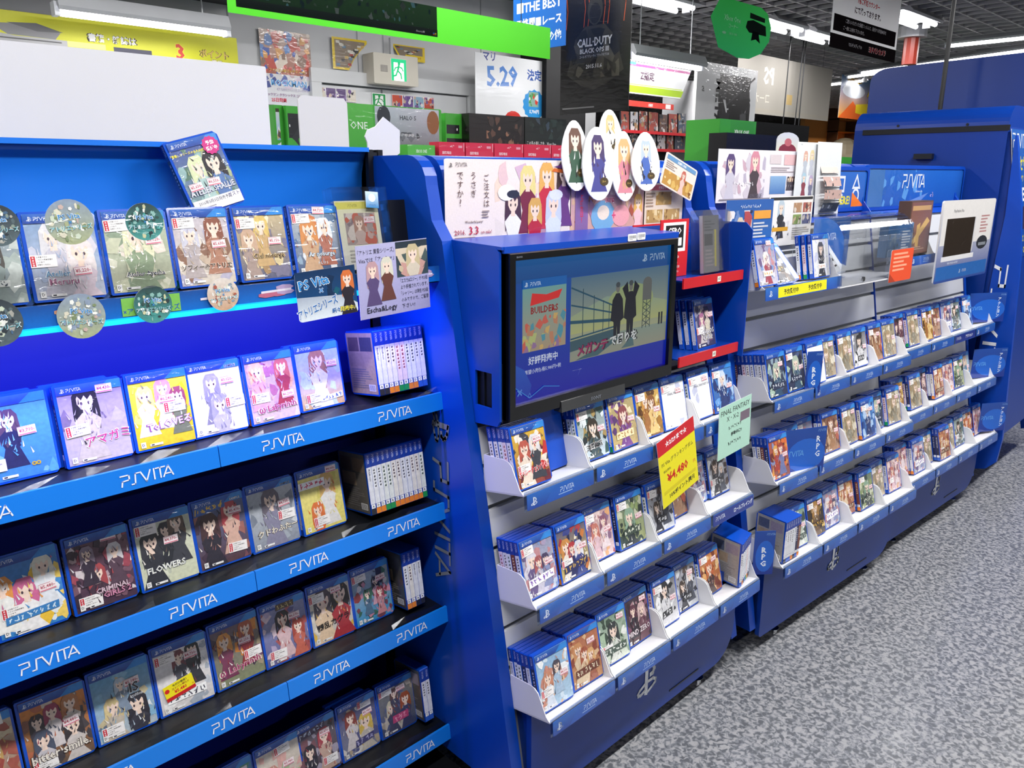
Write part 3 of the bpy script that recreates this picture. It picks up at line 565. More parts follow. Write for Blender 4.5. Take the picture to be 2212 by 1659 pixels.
# case leaning against the header
cv = cover_mesh('#7f9a92', '#3a4a9a', ['#8fb0b0', '#a8b48c', '#6a88a8', '#5a7a6a'], [(.4, .5, .24, '#d4dcb0', '#a8c4c0'), (.72, .5, .26, '#28242c', '#5a7ab0')],
                [('ATELIER SHALLIE', .5, .24, .085, '#dfe4f0', '#3c3c70', 0), ('「青春」シリーズの主人公が総出演！', .4, .8, .04, '#f2e23a', None)], seed=50, m=M_WRAP)
a, b = at((300, 440), 1, 1.42), 0
o = place_case(FA, .604, 1.425, 1.376, math.radians(13), cv, 'game case with magenta burst propped askew on the blue header', None, SPINES[6], '¥5,630-', (.2, .35), None, roll=math.radians(-15))
s_ = Art(.034, .034, '#c4187c', t=.0003, outline=[(.5 + .5 * (1 if i % 2 else .88) * math.cos(i * math.pi / 12), .5 + .5 * (1 if i % 2 else .88) * math.sin(i * math.pi / 12)) for i in range(24)])
s_.text('予約', .5, .53, .24, Wt, 'c', .7, bold=.03); s_.text('受付中', .5, .24, .22, Wt, 'c', .75, bold=.03); s_.obj('burst_sticker', M_PRINT, o, (.066, -.0025, .095))
s_ = Art(.0955, .022, '#f0eef0', t=.0002); s_.text('2016年3月3日発売予定', .45, .55, .32, '#33303a', 'c', .7); s_.text('ガスト', .85, .6, .34, '#3a2a6a', 'c'); s_.lines(.05, .08, .7, .4, 2, '#8a8890', rnd)
s_.obj('release_band', M_PRINT, o, (.0052, -.0022, .0036))
link('price_sticker', price_mesh('¥6,550-'), o, (.047, -.0021, .045), (0, .1, 0))
# round shelf talkers clipped to the lit shelf
def disc(px, rad, cols, label, seed):
    R = random.Random(seed); p = at(px, 1, 1.258); n = 28
    a = Art(2 * rad, 2 * rad, cols[0], cols[1], t=.0012, back='#dde2e6', outline=[(.5 + .5 * math.cos(2 * math.pi * i / n), .5 + .5 * math.sin(2 * math.pi * i / n)) for i in range(n)])
    for i in range(46):
        t = R.uniform(0, 6.28); r = .4 * math.sqrt(R.random()); a.ell(.5 + r * math.cos(t), .5 + r * math.sin(t), R.uniform(.02, .07), R.uniform(.03, .08), R.choice(cols + ['#eef0ea', '#c8d4c0']), 5)
    a.text('PS Vita', .5, .56, .12, '#3a8ac8', 'c', .8, bold=.02, out='#f4f8fa'); a.text('×', .5, .46, .07, '#3a8ac8', 'c'); a.text('アトリエシリーズ', .5, .32, .11, '#3a9aa8', 'c', .86, bold=.02, out='#f4f8fa')
    o = a.obj('shelf_talker', M_WRAP, None, p + Vector((-rad, 0, -rad)), (-.06, rnd.uniform(-.1, .1), 0)); tag(o, label, 'shelf talker', 'round shelf talkers of the lit shelf'); return o
G1, G2, G3, G4 = ['#a8b088', '#8a9ab0', '#d8d4c0', '#7f8f6a', '#c8b0a8'], ['#4a9a94', '#2c3c40', '#8ab8b0', '#c8c8a0', '#33504c'], ['#c8a080', '#e0d8d0', '#a85a4a', '#8a9aa8', '#f0ece6'], ['#5a6a70', '#303840', '#8a9a90', '#4a6a8a', '#a8a8a0']
disc((-2, 490), .028, G4, 'round talker cut by the picture edge, upper row', 1); disc((157, 483), .032, G1, 'round pale green talker, upper row, over pale blue case', 2); disc((315, 480), .028, G2, 'round teal talker, upper row, below the propped case', 3)
disc((-1, 702), .033, G4, 'round talker cut by the picture edge, lower row', 4); disc((173, 680), .033, G1, 'round pale green talker, lower row, on the printed rail', 5)
disc((331, 657), .029, G2, 'round teal talker, lower row, on the printed rail', 6); disc((486, 638), .027, G3, 'round cream and red talker, lower row', 7)
# clear security keeper with boxed game
kx, kz = at((742, 578), 1, 1.33).x, 1.264
t = empty('security_keeper', (kx, 1.33, kz)); t.rotation_euler = (-LEAN, 0, 0); tag(t, 'clear plastic security keeper holding a white boxed game, lit shelf', 'security case')
MB().box((0, 0, 0), (.128, .036, .002)).obj('keeper_base', M_ACR, t); k = MB(); k.box((0, 0, .002), (.128, .0018, .165)); k.obj('keeper_front', M_ACR, t)
MB().box((0, .034, .002), (.128, .036, .165)).obj('keeper_back', M_ACR, t); MB().box((0, .002, .165), (.128, .034, .1665)).obj('keeper_top', M_ACR, t)
for x in (0, .108, .1265): MB().box((x, .002, .002), (x + .0018, .034, .165)).obj('keeper_wall', M_ACR, t)
for z in (.03, .075, .12): MB().box((.112, .006, z), (.124, .03, z + .012)).obj('keeper_lock_rib', M_ACR, t)
a = Art(.03, .032, '#1f7fc0', '#cfe4ee', t=.001); a.ell(.5, .62, .28, .25, '#f0f6f8'); a.scrib(6, .5, .12, .1, '#1a5a9a'); a.obj('hang_tag', M_PRINT, t, (.072, -.003, .125), (0, .08, 0))
a = Art(.1, .135, '#e6e3da', '#ece9c4', t=.012); a.rect(.02, .88, .98, .98, '#e4dc6a'); a.shape(L_VITA, .3, .91, .04, '#8a8440'); a.rect(.18, .36, .9, .82, '#a89a98'); R = random.Random(5); a.blobs(.18, .36, .9, .82, ['#c8a8a0', '#8a7a80', '#c86a58', '#d8ccc4'], 30, R, .1); a.fig(.5, .6, .16, '#b08878', '#c8b0a8', y0=.36)
a.lines(.2, .1, .85, .3, 4, '#b8b4ac', R)
o = a.obj('game_box', M_GLOSS, None, (kx + .005, 1.3365, kz + .004), (-LEAN, 0, 0)); tag(o, 'white and yellow boxed game inside the clear keeper', 'game box'); link('price_sticker', price_mesh('¥1,550-'), o, (.062, -.001, .09))
# two cards hung in front of the lit shelf
p, w, h = rect_y((640, 590), (775, 680), 1.252)
a = Art(w, h, '#e4eef6', '#0c3f78', t=.001, outline=roundrect(1, 1, .06)); a.poly([(0, .5), (.75, .42), (1, .2), (1, 1), (0, 1)], '#0d4a80', '#12345c'); R = random.Random(4); a.blobs(.5, .45, 1, .98, ['#0f5a70', '#0a2c50', '#16406c'], 10, R, .15)
a.fig(.85, .62, .26, '#d8743c', '#2a2430'); a.text('PS Vita', .3, .66, .2, '#2f8ad0', 'c', .5, 6, bold=.03, out=Wt); a.text('×', .4, .53, .1, '#2f8ad0', 'c', out=Wt); a.text('アトリエシリーズ', .34, .16, .2, '#1c6ab8', 'c', .68, 14, bold=.02, out=Wt)
a.text('続々', .62, .07, .11, '#2a6ab0', 'c', bold=.03, out=Wt); a.text('発売中♪', .82, .07, .11, '#e8d83a', 'c', .3, bold=.03, out='#3a4a80')
o = a.obj('promo_card', M_GLOSS, None, p, (0, -.05, 0)); tag(o, 'dark blue rounded promo card hung under the lit shelf', 'sign')
p, w, h = rect_y((772, 532), (930, 670), 1.256)
a = Art(w, h, '#a9a6d2', '#b4b2d8', t=.001); a.rect(.54, .5, 1, .99, '#3a4a50', '#26323c'); R = random.Random(6); a.blobs(.54, .5, 1, .9, ['#c8b89a', '#8a7a70', '#d8c8b0', '#4a5a58', '#c89a90'], 16, R, .16); a.fig(.78, .72, .2, '#c8b890', '#d8ccb8', y0=.5)
a.text('『アトリエ 黄昏シリーズ』', .02, .87, .07, '#3a3848', maxw=.5, bold=.0); a.text('Vitaでは「アーシャ」', .03, .76, .07, '#3a3848', maxw=.48, bold=.0)
for i, tx in enumerate(('「エスカ&ロジー」が PS3版', 'より移植されています。', '「シャリー」は現在 PS3版', 'のみですので、ご留意', '下さい!!')): a.text(tx, .58, .42 - i * .09, .06, '#33384c', maxw=.4, bold=.0)
a.fig(.2, .58, .17, '#c09aa0', '#5a4a78'); a.fig(.4, .62, .17, '#d8d6c4', '#6a4038'); a.text('Escha&Logy', .3, .05, .1, '#2a2a38', 'c', .5)
o = a.obj('handwritten_card', M_PRINT, None, p, (0, -.04, 0)); tag(o, 'lilac handwritten card at the end of the lit shelf', 'sign')
# small black box behind the rack's end
t = MB(); t.prism([(1.36, 1.27), (1.42, 1.27), (1.42, 1.395), (1.375, 1.40)], 1.045, 'yz', .985); o = t.obj('shelf_end_stop', M_BLACK, rack)

# ================================================================== BLUE TRAY STANDS
LIPZ = [.823, .580, .328]; LIPY = [1.047, 1.008, .966]
ypan = lambda z: 1.170 + .175 * (z - .82)         # slatted face leans back
def stand(f, L, ntray, label, name='tray_stand', left=.03, right=.03, hdr=1.49, header=True):
    t = empty(name, f.w(0, .966, 0), f.th); tag(t, label, 'display stand')
    y0 = .966                                        # the empty sits at local y = .966
    def Y(y): return y - y0
    n = 11; zz = [.30 + k * (1.30 - .30) / n for k in range(n + 1)]
    for k in range(n):
        z0, z1 = zz[k] + .006, zz[k + 1] - .006
        MB().prism([(Y(ypan(z0)), z0), (Y(ypan(z1)), z1), (Y(ypan(z1)) + .014, z1), (Y(ypan(z0)) + .014, z0)], L - .004, 'yz', .004).obj('slat', M_SLAT, t)
    MB().prism([(Y(ypan(.1)) + .012, .1), (Y(ypan(1.3)) + .012, 1.3), (Y(ypan(1.3)) + .03, 1.3), (Y(ypan(.1)) + .03, .1)], L, 'yz', 0).obj('groove_board', M_GROOVE, t)
    MB().prism([(Y(1.245), 1.297), (Y(1.30), 1.322), (Y(1.33), 1.322), (Y(1.33), 1.297)], L, 'yz', 0).obj('header_ledge', M_BLUE, t)
    # end panels with a rolled top
    prof = [(Y(ypan(.09)) - .004, .09), (Y(ypan(1.32)) - .004, 1.32), (Y(1.285), 1.36)] + [(Y(1.30) + .06 - .06 * math.cos(math.pi / 2 * i / 5), hdr - .06 + .06 * math.sin(math.pi / 2 * i / 5)) for i in range(6)] + [(Y(1.62), hdr), (Y(1.66), hdr - .03), (Y(1.66), .1)]
    if left: MB().prism(prof, .001, 'yz', -left).obj('side_panel', M_BLUE, t)
    if right: MB().prism(prof, L + right, 'yz', L - .001).obj('side_panel', M_BLUE, t)
    MB().prism([(Y(1.31), 1.32), (Y(1.31), hdr - .05)] + [(Y(1.31) + .05 - .05 * math.cos(math.pi / 2 * i / 5), hdr - .05 + .05 * math.sin(math.pi / 2 * i / 5)) for i in range(1, 6)] + [(Y(1.64), hdr), (Y(1.64), 1.32)], L - .017, 'yz', .022).obj('header_body', M_BLUE, t, False)
    # lower front panel with rounded foot, casters
    fr = roundrect(L - .02, .30, .012, 6, .10)
    MB().prism([(x + .01, z + .055) for x, z in fr], Y(1.045), 'xz', Y(1.03)).obj('base_panel', M_BLUE_D, t)
    MB().box((.02, Y(1.05), .09), (L - .06, Y(1.6), .30)).obj('base_box', M_BLUE_D, t)
    s = MB(); s.prism([(Y(1.03), .30), (Y(1.03), .325), (Y(1.19), .335), (Y(1.19), .30)], L - .01, 'yz', .01).obj('base_ledge', M_BLUE_D, t)
    l = link('shapes_logo', ME_PS, t, (L * .45, Y(1.0287), .13)); l.scale = (.085, 1, .105); l.active_material = M_LETTER
    MB().box((.62 * L, Y(1.0286), .085), (.78 * L, Y(1.0305), .089)).obj('pull_slot', M_BLACK, t)
    for x in (.12, L - .18):
        for y in (1.085, 1.5):
            c = MB(); c.tube((x - .012, Y(y), .027), (x + .012, Y(y), .027), .027, 14); c.obj('caster', M_RUBBER, t, False)
            MB().box((x - .016, Y(y) - .012, .03), (x + .016, Y(y) + .012, .09)).obj('caster_fork', M_CHROME, t)
        MB().tube((x + .05, Y(1.075), .0), (x + .05, Y(1.075), .008), .022, 12).obj('leveller_foot', M_CHROME, t)
    return t
def lip_text_mesh(txt=None, w=.21, h=.034):
    a = Art(w, h, '#13409c', '#2066c0', t=.0015, back='#3a66b0', outline=roundrect(1, 1, .04, 3))
    a.poly([(.25, .02), (.95, .02), (.8, .98), (.4, .98)], '#1552b4', '#1c60bc')
    if txt: a.rect(.0, .05, .99, .95, '#16308c'); a.shape(L_VITA, .06, .36, .34, '#e8eefa', maxw=.4); a.text(txt, .5, .3, .42, '#e8eefa', maxw=.47, bold=.03)
    else:
        a.shape(L_PS, .05, .2, .55, '#dfe8f6'); a.shape(L_VITA, .58, .38, .32, '#cfe2f6', 'c'); a.rect(.45, .24, .66, .29, '#9ec0e8')
    return a.mesh('lip_label', M_GLOSS)
ME_LIP = lip_text_mesh()
def tray_mesh(w):
    d = .118; m = MB(); tl = .06
    m.prism([(0, 0), (d, -.022), (d, -.025), (0, -.003)], w, 'yz', 0)                       # floor, tilting back
    sid = [(0, -.002), (d, -.024), (d, .058), (d - .06, .062), (d - .072, .06), (d - .082, .053), (.012, .008)]
    m.prism(sid, .002, 'yz', 0); m.prism(sid, w, 'yz', w - .002)
    m.prism([(d, -.024), (d, .058), (d + .002, .058), (d + .002, -.024)], w, 'yz', 0)
    return m.mesh('display_tray', M_TRAY)
ROWN = ['upper', 'middle', 'lower']
def trays(f, L, where, texts=()):
    w = L / 4; me = tray_mesh(w - .003); out = []
    for r in range(3):
        for k in range(4):
            o = link('display_tray', me, None, f.w(k * w, LIPY[r], LIPZ[r] - .004), (0, 0, f.th))
            tag(o, 'white plastic tray, %s from the near end, %s row of the %s' % (ORD[k], ROWN[r], where), 'display tray', 'white trays on the blue stands')
            b = MB().prism([(-.004, -.036), (-.001, .006), (.001, .006), (-.002, -.036)], w - .004, 'yz', .001).obj('clear_lip', M_LIP, o)
            tx = dict(texts).get((r, k)); lm = lip_text_mesh(tx) if tx else ME_LIP
            l = link('lip_label', lm, o, (.004, -.0075, -.0335), (-.07, 0, 0)); l.scale = ((w - .012) / .21, 1, 1)
            out.append(o)
    return out
PAL = {   # bg, bg top, picture colours, [(hair, dress)]
 'red': ('#8a3a3c', '#e0b840', ['#c43a3a', '#e8c050', '#efe4d8', '#6a2c38', '#40424c'], [('#b85a4c', '#e8d8c8'), ('#dcdce0', '#40424c')]),
 'teal': ('#c8d8e4', '#7a8a80', ['#3c5a58', '#a8905c', '#2c3438', '#dfe6ea'], [('#3a342c', '#4a5a60')]),
 'purple': ('#c8b078', '#a89a70', ['#7a4a8a', '#d8c088', '#5a3c70', '#e8dcb8'], [('#8a4a50', '#7a4a90')]),
 'gold': ('#7a5a34', '#d8b060', ['#e8c878', '#a87838', '#5a3c24', '#f0e0b0'], [('#c89048', '#a06a38'), ('#8a5a34', '#e0c080')]),
 'white': ('#eef0f4', '#f2f3f6', ['#e4e6ee', '#c4c8e0'], []),
 'blue': ('#3a5a9c', '#4a8ad0', ['#6aa0dc', '#2c4a8c', '#a8c8ec', '#24346c'], [('#c8d8f0', '#2c3c70')]),
 'silver': ('#c4d0e0', '#8a88a8', ['#a89ab8', '#d8d4e0', '#6a5a84', '#c08a90', '#7c98c8'], [('#d8d4e0', '#6a5a88'), ('#a85a5c', '#c8c4d4'), ('#4a4060', '#8890b8')]),
 'navy': ('#d8c070', '#2a3470', ['#c87a40', '#3a4488', '#efe6d0', '#a83a3c', '#24284c'], [('#c88a48', '#e8e0d4'), ('#b03c40', '#2c3060'), ('#dcdce4', '#3c4888')]),
 'pink': ('#dcc4c8', '#c49a98', ['#b05a60', '#e8d0cc', '#8a6a88', '#e0a878'], [('#c4786a', '#d8b8c0'), ('#8a5a70', '#e4d4d8')]),
 'green': ('#a8b078', '#5a7068', ['#8ea06a', '#3c4c48', '#c8ccb0', '#2c3834'], [('#8aa890', '#2c3438')]),
 'grey': ('#c4c8d0', '#7a7880', ['#3c3c44', '#a8a8b0', '#d8dade', '#5a4a44'], [('#4a3c34', '#2c2c34'), ('#dcdce0', '#484c58')]),
 'brown': ('#8a6a54', '#7a5648', ['#a88468', '#5a3c34', '#c8a888', '#b05a44'], [('#7a4a38', '#a07858')]),
 'sky': ('#b0cce0', '#8ab0d4', ['#e0b898', '#d4e4f0', '#c88a78', '#f0f4f8'], [('#c8886c', '#d8e0ec'), ('#4a4450', '#a8c0d8')]),
 'rust': ('#c89468', '#a86048', ['#d8b48c', '#8a4434', '#e4ccac', '#b87a50'], [('#c48a5c', '#d8c0a0'), ('#a85a40', '#e0c8a8'), ('#d8a870', '#a06048')]),
 'mint': ('#d8e0d0', '#6a8a74', ['#a8c0a4', '#e8ece4', '#3c4c40', '#8aa088'], [('#34383a', '#d8dcd4')]),
 'plum': ('#4a3438', '#3c2c3c', ['#7a4a60', '#2c2228', '#a88088', '#5a3c40'], [('#5a3040', '#2c2430'), ('#c8a8a8', '#6a4450')]),
 'orange': ('#a85a38', '#d08a50', ['#e0a868', '#7a3c28', '#3c2c2c', '#f0c890'], [('#c86a3c', '#4a3430')]),
 'dusk': ('#2c3450', '#3c4460', ['#4a5880', '#8aa0b0', '#1c2238', '#a8c0b0'], [('#a8b8a8', '#34506c')]),
 'bw': ('#e4e4e8', '#4a4a50', ['#26262a', '#d8d8dc', '#8a8a90', '#f0f0f2'], [('#2c2c30', '#d8d8dc')]),
 'fire': ('#8a5a58', '#b0543c', ['#e09a4c', '#d8703c', '#6a2c2c', '#8890b8', '#f0c070'], [('#d8a050', '#a84038'), ('#a04038', '#7078a8')]),
 'sea': ('#2c6a94', '#c8dce0', ['#e0ecec', '#1c4c7c', '#5a9ab8', '#e8c8b0'], [('#e0c0a0', '#3c78a0')]),
 'sand': ('#b0a084', '#98907c', ['#c8bca0', '#7c7460', '#dcd4c0', '#a08868'], [('#a89070', '#8a8474')]),
 'amber': ('#3c2c24', '#2c2420', ['#c89a3c', '#8a6a34', '#e0c070', '#4a3830'], [('#a87a3c', '#6a5038')]),
}
PALN = {'red': 'red and yellow', 'teal': 'teal warrior', 'purple': 'purple and ochre', 'gold': 'golden', 'white': 'white', 'blue': 'blue', 'silver': 'silver crowded', 'navy': 'navy and gold', 'pink': 'pink',
        'green': 'green-grey', 'grey': 'grey', 'brown': 'brown', 'sky': 'pale sky-blue', 'rust': 'rusty crowded', 'mint': 'mint', 'plum': 'dark plum', 'orange': 'orange', 'dusk': 'midnight-blue', 'bw': 'black and white', 'fire': 'fiery', 'sea': 'sea-blue', 'sand': 'sandy', 'amber': 'black and amber', 'back': 'plain blue'}
TITLES = {'red': ('オペレーションバベル', '#e02028', Wt), 'teal': ('三國無双', '#2c2c30', Wt), 'purple': ('~5', '#a8742c', '#f0e4b8'), 'silver': ('~6', '#7a4ab0', Wt), 'navy': ('~6', '#d8b050', '#2c3060'), 'grey': ('~3', '#e4e6ea', '#2c2c30'),
          'mint': ('~6', '#e8ece4', '#4a5a50'), 'plum': ('MIND ZERO', '#e4d8dc', '#3c2830'), 'rust': ('~6', '#e8dcc0', '#6a3828'), 'green': ('~5', '#e8ecd8', '#3c4a40'), 'bw': ('~3', '#f0f0f2', '#2a2a2c'), 'dusk': ('~5', '#d8e0e8', '#2c3450'), 'amber': ('~6', '#d8a83c', '#3c2c20')}
_PM = {}
def pal_cover(k, v):
    if (k, v) in _PM: return _PM[(k, v)]
    bg, bg2, bl, hd = PAL[k]; R = random.Random(hash_(k) + v * 17); figs = []
    for i, (h, d) in enumerate(hd): figs.append((.2 + .6 * (i + .5) / len(hd) + R.uniform(-.06, .06), R.uniform(.4, .62), R.uniform(.16, .24) if len(hd) > 1 else .26, h, d))
    T = TITLES.get(k); ti = [(T[0], .5, R.uniform(.14, .24), .11, T[1], T[2], R.uniform(-2, 5))] if T else []
    if k == 'white': ti = [('FINAL FANTASY ' + ('X' if v % 2 else 'X-2'), .62, .66, .05, '#6a6c78', None)]
    me = cover_mesh(bg, bg2, bl, figs, ti, 34 if k != 'white' else 4, hash_(k) + v, plain=False, size=.12)
    if k == 'white': pass
    _PM[(k, v)] = me; return me
def hash_(s): return sum(ord(c) * (i + 3) for i, c in enumerate(s))
COLN = ['first', 'second', 'third', 'fourth', 'fifth', 'sixth', 'seventh', 'eighth', 'ninth']
def fill(f, L, where, rows, depth, skip=()):
    w = L / 4; tl = math.radians(9.7)
    for r in range(3):
        for c, spec in enumerate(rows[r]):
            if not spec or (r, c) in skip: continue
            k, off = (spec, .03) if isinstance(spec, str) else spec
            R = random.Random(r * 31 + c * 7 + hash_(where)); x0 = (c // 2) * w + .004 + (c % 2) * (w / 2 - .001) + R.uniform(-.001, .001)
            n = depth(r, c) if callable(depth) else depth
            off = off + R.uniform(-.008, .012); yaw = R.uniform(-.04, .02)
            if k == 'back': n = 1
            for i in range(n):
                dy = off + i * .0131; z = LIPZ[r] - .0035 - dy * .172
                if i == 0:
                    cv = None if k == 'back' else pal_cover(k, (r + c) % 2)
                    place_case(f, x0, LIPY[r] + dy, z + .003, math.radians(13), cv, '%s-covered game case fronting the %s column, %s row, %s' % (PALN[k], COLN[c], ROWN[r], where) if cv else 'game case showing its bare blue back, %s column, %s row, %s' % (COLN[c], ROWN[r], where),
                               'game cases fronting the white trays', SPINES[R.randrange(8)], R.choice(['¥4,730-', '¥3,980-', '¥5,210-', '¥6,020-', '¥2,480-', '¥4,310-']) if cv else None, R.choice([(.78, .8), (.72, .72), (.8, .5)]),
                               R.choice([(.2, .8), (.22, .3), None, (.2, .8)]) if cv else None, yaw=yaw)
                else:
                    place_case(f, x0 + R.uniform(-.002, .002), LIPY[r] + dy, z + .003, math.radians(13), None, 'blue case %s behind the front one, %s column, %s row, %s' % (ORD[i - 1], COLN[c], ROWN[r], where),
                               'game cases stacked behind others in the trays', SPINES[R.randrange(8)], yaw=yaw + R.uniform(-.01, .01))
LB, LC, LD = .89, .93, .935
NB, NC, ND = 'television stand', 'preorder stand', 'end stand'
stand(FB, LB, 4, 'blue metal display stand on casters carrying the television and three tray rows')
trays(FB, LB, NB, {(1, 3): 'ロールプレイング'})
fill(FB, LB, NB, [[('red', .022), ('back', .075), ('teal', .035), ('purple', .03), ('gold', .045), ('white', .04), ('white', .035), ('blue', .035)],
                  [('silver', .025), ('navy', .035), ('pink', .045), ('green', .05), ('grey', .04), ('brown', .06), ('silver', .075), ('grey', .07)],
                  [('sky', .022), ('rust', .035), ('mint', .04), ('plum', .045), ('bw', .05), ('grey', .055), ('orange', .05), None]], lambda r, c: [5, 5, 6][r] if c < 6 else 3)
stand(FC, LC, 4, 'blue metal display stand on casters with a preorder tray on top', right=.002); trays(FC, LC, NC)
fill(FC, LC, NC, [[('dusk', .02), ('dusk', .018), ('white', .02), ('sand', .03), ('sand', .03), ('bw', .04), ('brown', .035), ('sand', .05)],
                  [('fire', .025), ('sea', .05), ('silver', .06), ('brown', .045), ('sand', .04), ('blue', .03), ('dusk', .045), ('sand', .035)],
                  [None, ('mint', .04), ('amber', .04), ('silver', .045), ('rust', .05), ('green', .045), ('sand', .055), ('pink', .04)]], lambda r, c: 8 if (r, c) == (0, 0) else (4 if c < 4 else 3))
stand(FD, LD, 4, 'blue metal display stand on casters below the brand board', left=.02, right=.02); trays(FD, LD, ND, {(0, 2): 'アクション'})
fill(FD, LD, ND, [[('plum', .035), ('sand', .03), ('gold', .03), ('brown', .05), ('silver', .04), ('teal', .05), ('blue', .045), None],
                  [('gold', .05), ('sand', .03), ('plum', .06), ('rust', .03), ('pink', .05), ('green', .035), ('sea', .05), None],
                  [('pink', .05), ('silver', .035), ('sand', .05), ('rust', .03), ('sand', .05), ('teal', .04), ('orange', .05), ('pink', .06)]], lambda r, c: 3 if c < 4 else 2)
# spine-out games in two trays
R = random.Random(77); bm = back_mesh('#a8a4a0', R)
for i in range(7):
    place_case(FB, .807 + i * .0118, LIPY[2] + .012 + i * .003, LIPZ[2] - .004, 0, None, '%s of seven spine-out cases, far end, lower row, television stand' % ORD[i], 'spine-out cases in the trays', SPINES[[5, 0, 3, 5, 4, 0, 3][i]], yaw=math.pi / 2 - .12 - .01 * i, back=bm if i == 0 else None)
for i in range(7):
    place_case(FC, .035 + i * .0125, LIPY[2] + .014, LIPZ[2] - .004, 0, None, '%s of seven spine-out cases, near end, lower row, preorder stand' % ORD[i], 'spine-out cases in the trays', SPINES[[3, 5, 5, 0, 3, 6, 7][i]], yaw=math.pi / 2 - .1, back=bm if i == 0 else None)

# ================================================================== TELEVISION ON THE FIRST STAND
tb = empty('television_box', (0, 0, 0)); tag(tb, 'blue sheet-metal box framing the television', 'television mount')
for x in (1.055, 1.648):
    w = MB()
    for q in ([(1.25, 1.314), (1.122, 1.314), (1.112, 1.304), (1.112, 1.06), (1.207, 1.06)], [(1.135, 1.06), (1.112, 1.06), (1.112, .985), (1.135, .985)], [(1.207, 1.06), (1.185, 1.06), (1.185, .985), (1.194, .985)], [(1.194, .985), (1.112, .985), (1.112, .962), (1.12, .95), (1.187, .945)]):
        w.prism(q, x + .006, 'yz', x)
    w.obj('side_wing', M_BLUE, tb)
MB().prism([(1.262, 1.322), (1.105, 1.316), (1.105, 1.31), (1.262, 1.312)], 1.654, 'yz', 1.056).obj('top_panel', M_BLUE, tb)
MB().box((1.062, 1.104, 1.303), (1.65, 1.112, 1.316)).obj('front_fascia', M_BLUE, tb)
MB().box((1.062, 1.165, .97), (1.65, 1.17, 1.31)).obj('back_plate', M_BLACK, tb)
MB().box((1.066, 1.118, .955), (1.07, 1.2, 1.08)).obj('inner_shadow_plate', M_BLACK, tb)  # black sheet added behind the wing hole, stands in for shade inside the box
for p0, p1 in (((1357, 506), (1375, 520)), ((1377, 503), (1394, 517))):
    p, w, h = rect_y(p0, p1, 1.1025); a = Art(w, h, '#f4f4f6', t=.0006, outline=roundrect(1, 1, .12)); R = random.Random(2); x = .14
    while x < .86: d = R.uniform(.02, .05); a.rect(x, .35, x + d, .78, '#44464c'); x += d + R.uniform(.03, .05)
    a.lines(.15, .18, .85, .3, 1, '#777777', R); a.obj('barcode_sticker', M_PRINT, tb, p)
tv = empty('television', (1.071, 1.098, .962)); tag(tv, 'black flat television playing a promotional video', 'television'); tw, th_ = .570, .340
f = MB(); f.box((0, 0, 0), (tw, .03, .028)); f.box((0, 0, th_ - .014), (tw, .03, th_)); f.box((0, 0, .028), (.016, .03, th_ - .014)); f.box((tw - .016, 0, .028), (tw, .03, th_ - .014)); f.obj('bezel', M_TVBLK, tv)
MB().box((0, .012, 0), (tw, .055, th_)).obj('back_shell', M_TVBLK, tv)
MB().box((0, -.001, th_ - .0012), (tw, .012, th_ + .0006)).obj('bezel_edge', mat('brushed_edge', '#a08f86', .3, metal=.8, var=(40, .1)), tv)
MB().prism([(-.004, -.012), (.02, -.012), (.02, .012), (-.002, .012)], tw * .66, 'yz', tw * .27).obj('chin_plate', mat('smoked_chin', '#3a3b3c', .12, coat=.6, var=(10, .1)), tv)
def word(txt, h, m, parent, loc, rot=(0, 0, 0), bold=.01, sx=1.):
    me = letters_mesh('lettering', text2d(txt, bold), m); o = link('lettering', me, parent, loc, rot); o.scale = (h * sx, 1, h); return o
word('SONY', .0085, M_LETGREY, tv, (tw * .44, -.0046, -.004), sx=1.15); word('BRAVIA', .0035, M_LETGREY, tv, (.018, -.0006, th_ - .009))
a = Art(.538, .298, '#02029a', '#0d4f96', t=.0)
a.rect(.0, .84, 1, 1, '#0c4688', '#0f5696'); a.shape(L_PS, .79, .885, .06, '#a8bed4'); a.shape(L_VITA, .845, .89, .05, '#a8bed4', maxw=.13)
vx0, vx1, vy0, vy1 = .325, .99, .215, .835
a.rect(vx0, vy0, vx1, vy1, '#a8a878', '#4d6c82')
a.poly([(vx0, .55), (.55, .66), (.8, .62), (vx1, .55), (vx1, .42), (vx0, .42)], '#a0a46c', '#7e9484'); a.ell(.72, .6, .16, .13, '#98a068', 20, '#86986c')
a.rect(vx0, vy0, vx1, .37, '#8a8a78', '#7c8c80'); a.poly([(vx0, .37), (.62, .4), (.62, .33), (vx0, .29)], '#33505a')
for k in range(4): a.line([(vx0 + .005, .76 - k * .125), (.6, .58 - k * .055)], .012 if k != 2 else .024, '#1e4a5e')
for x, y0, y1 in ((.40, .4, .74), (.47, .4, .68), (.53, .4, .63), (.57, .41, .6)): a.line([(x, y0), (x, y1)], .008, '#24424e')
for cx in (.625, .715):                          # two walking figures in dark coats
    a.poly([(cx - .02, .27), (cx - .024, .45), (cx - .045, .47), (cx - .035, .62), (cx - .012, .67), (cx + .012, .67), (cx + .035, .62), (cx + .045, .47), (cx + .024, .45), (cx + .02, .27), (cx + .004, .27), (cx, .42), (cx - .004, .27)], '#10141c'); a.ell(cx, .71, .014, .038, '#6a6a64', 10); a.ell(cx, .735, .015, .022, '#3c4448', 8)
a.poly([(.68, .62), (.655, .7), (.69, .75), (.7, .66)], '#10141c'); a.poly([(.75, .62), (.775, .7), (.74, .75), (.73, .66)], '#10141c')
a.rect(.80, .58, .865, .72, '#5c5f5c'); a.ell(.8325, .72, .0325, .045, '#5c5f5c', 12)
for x in (.805, .832, .86): a.line([(x, .36), (x, .58)], .008, '#2c3c40')
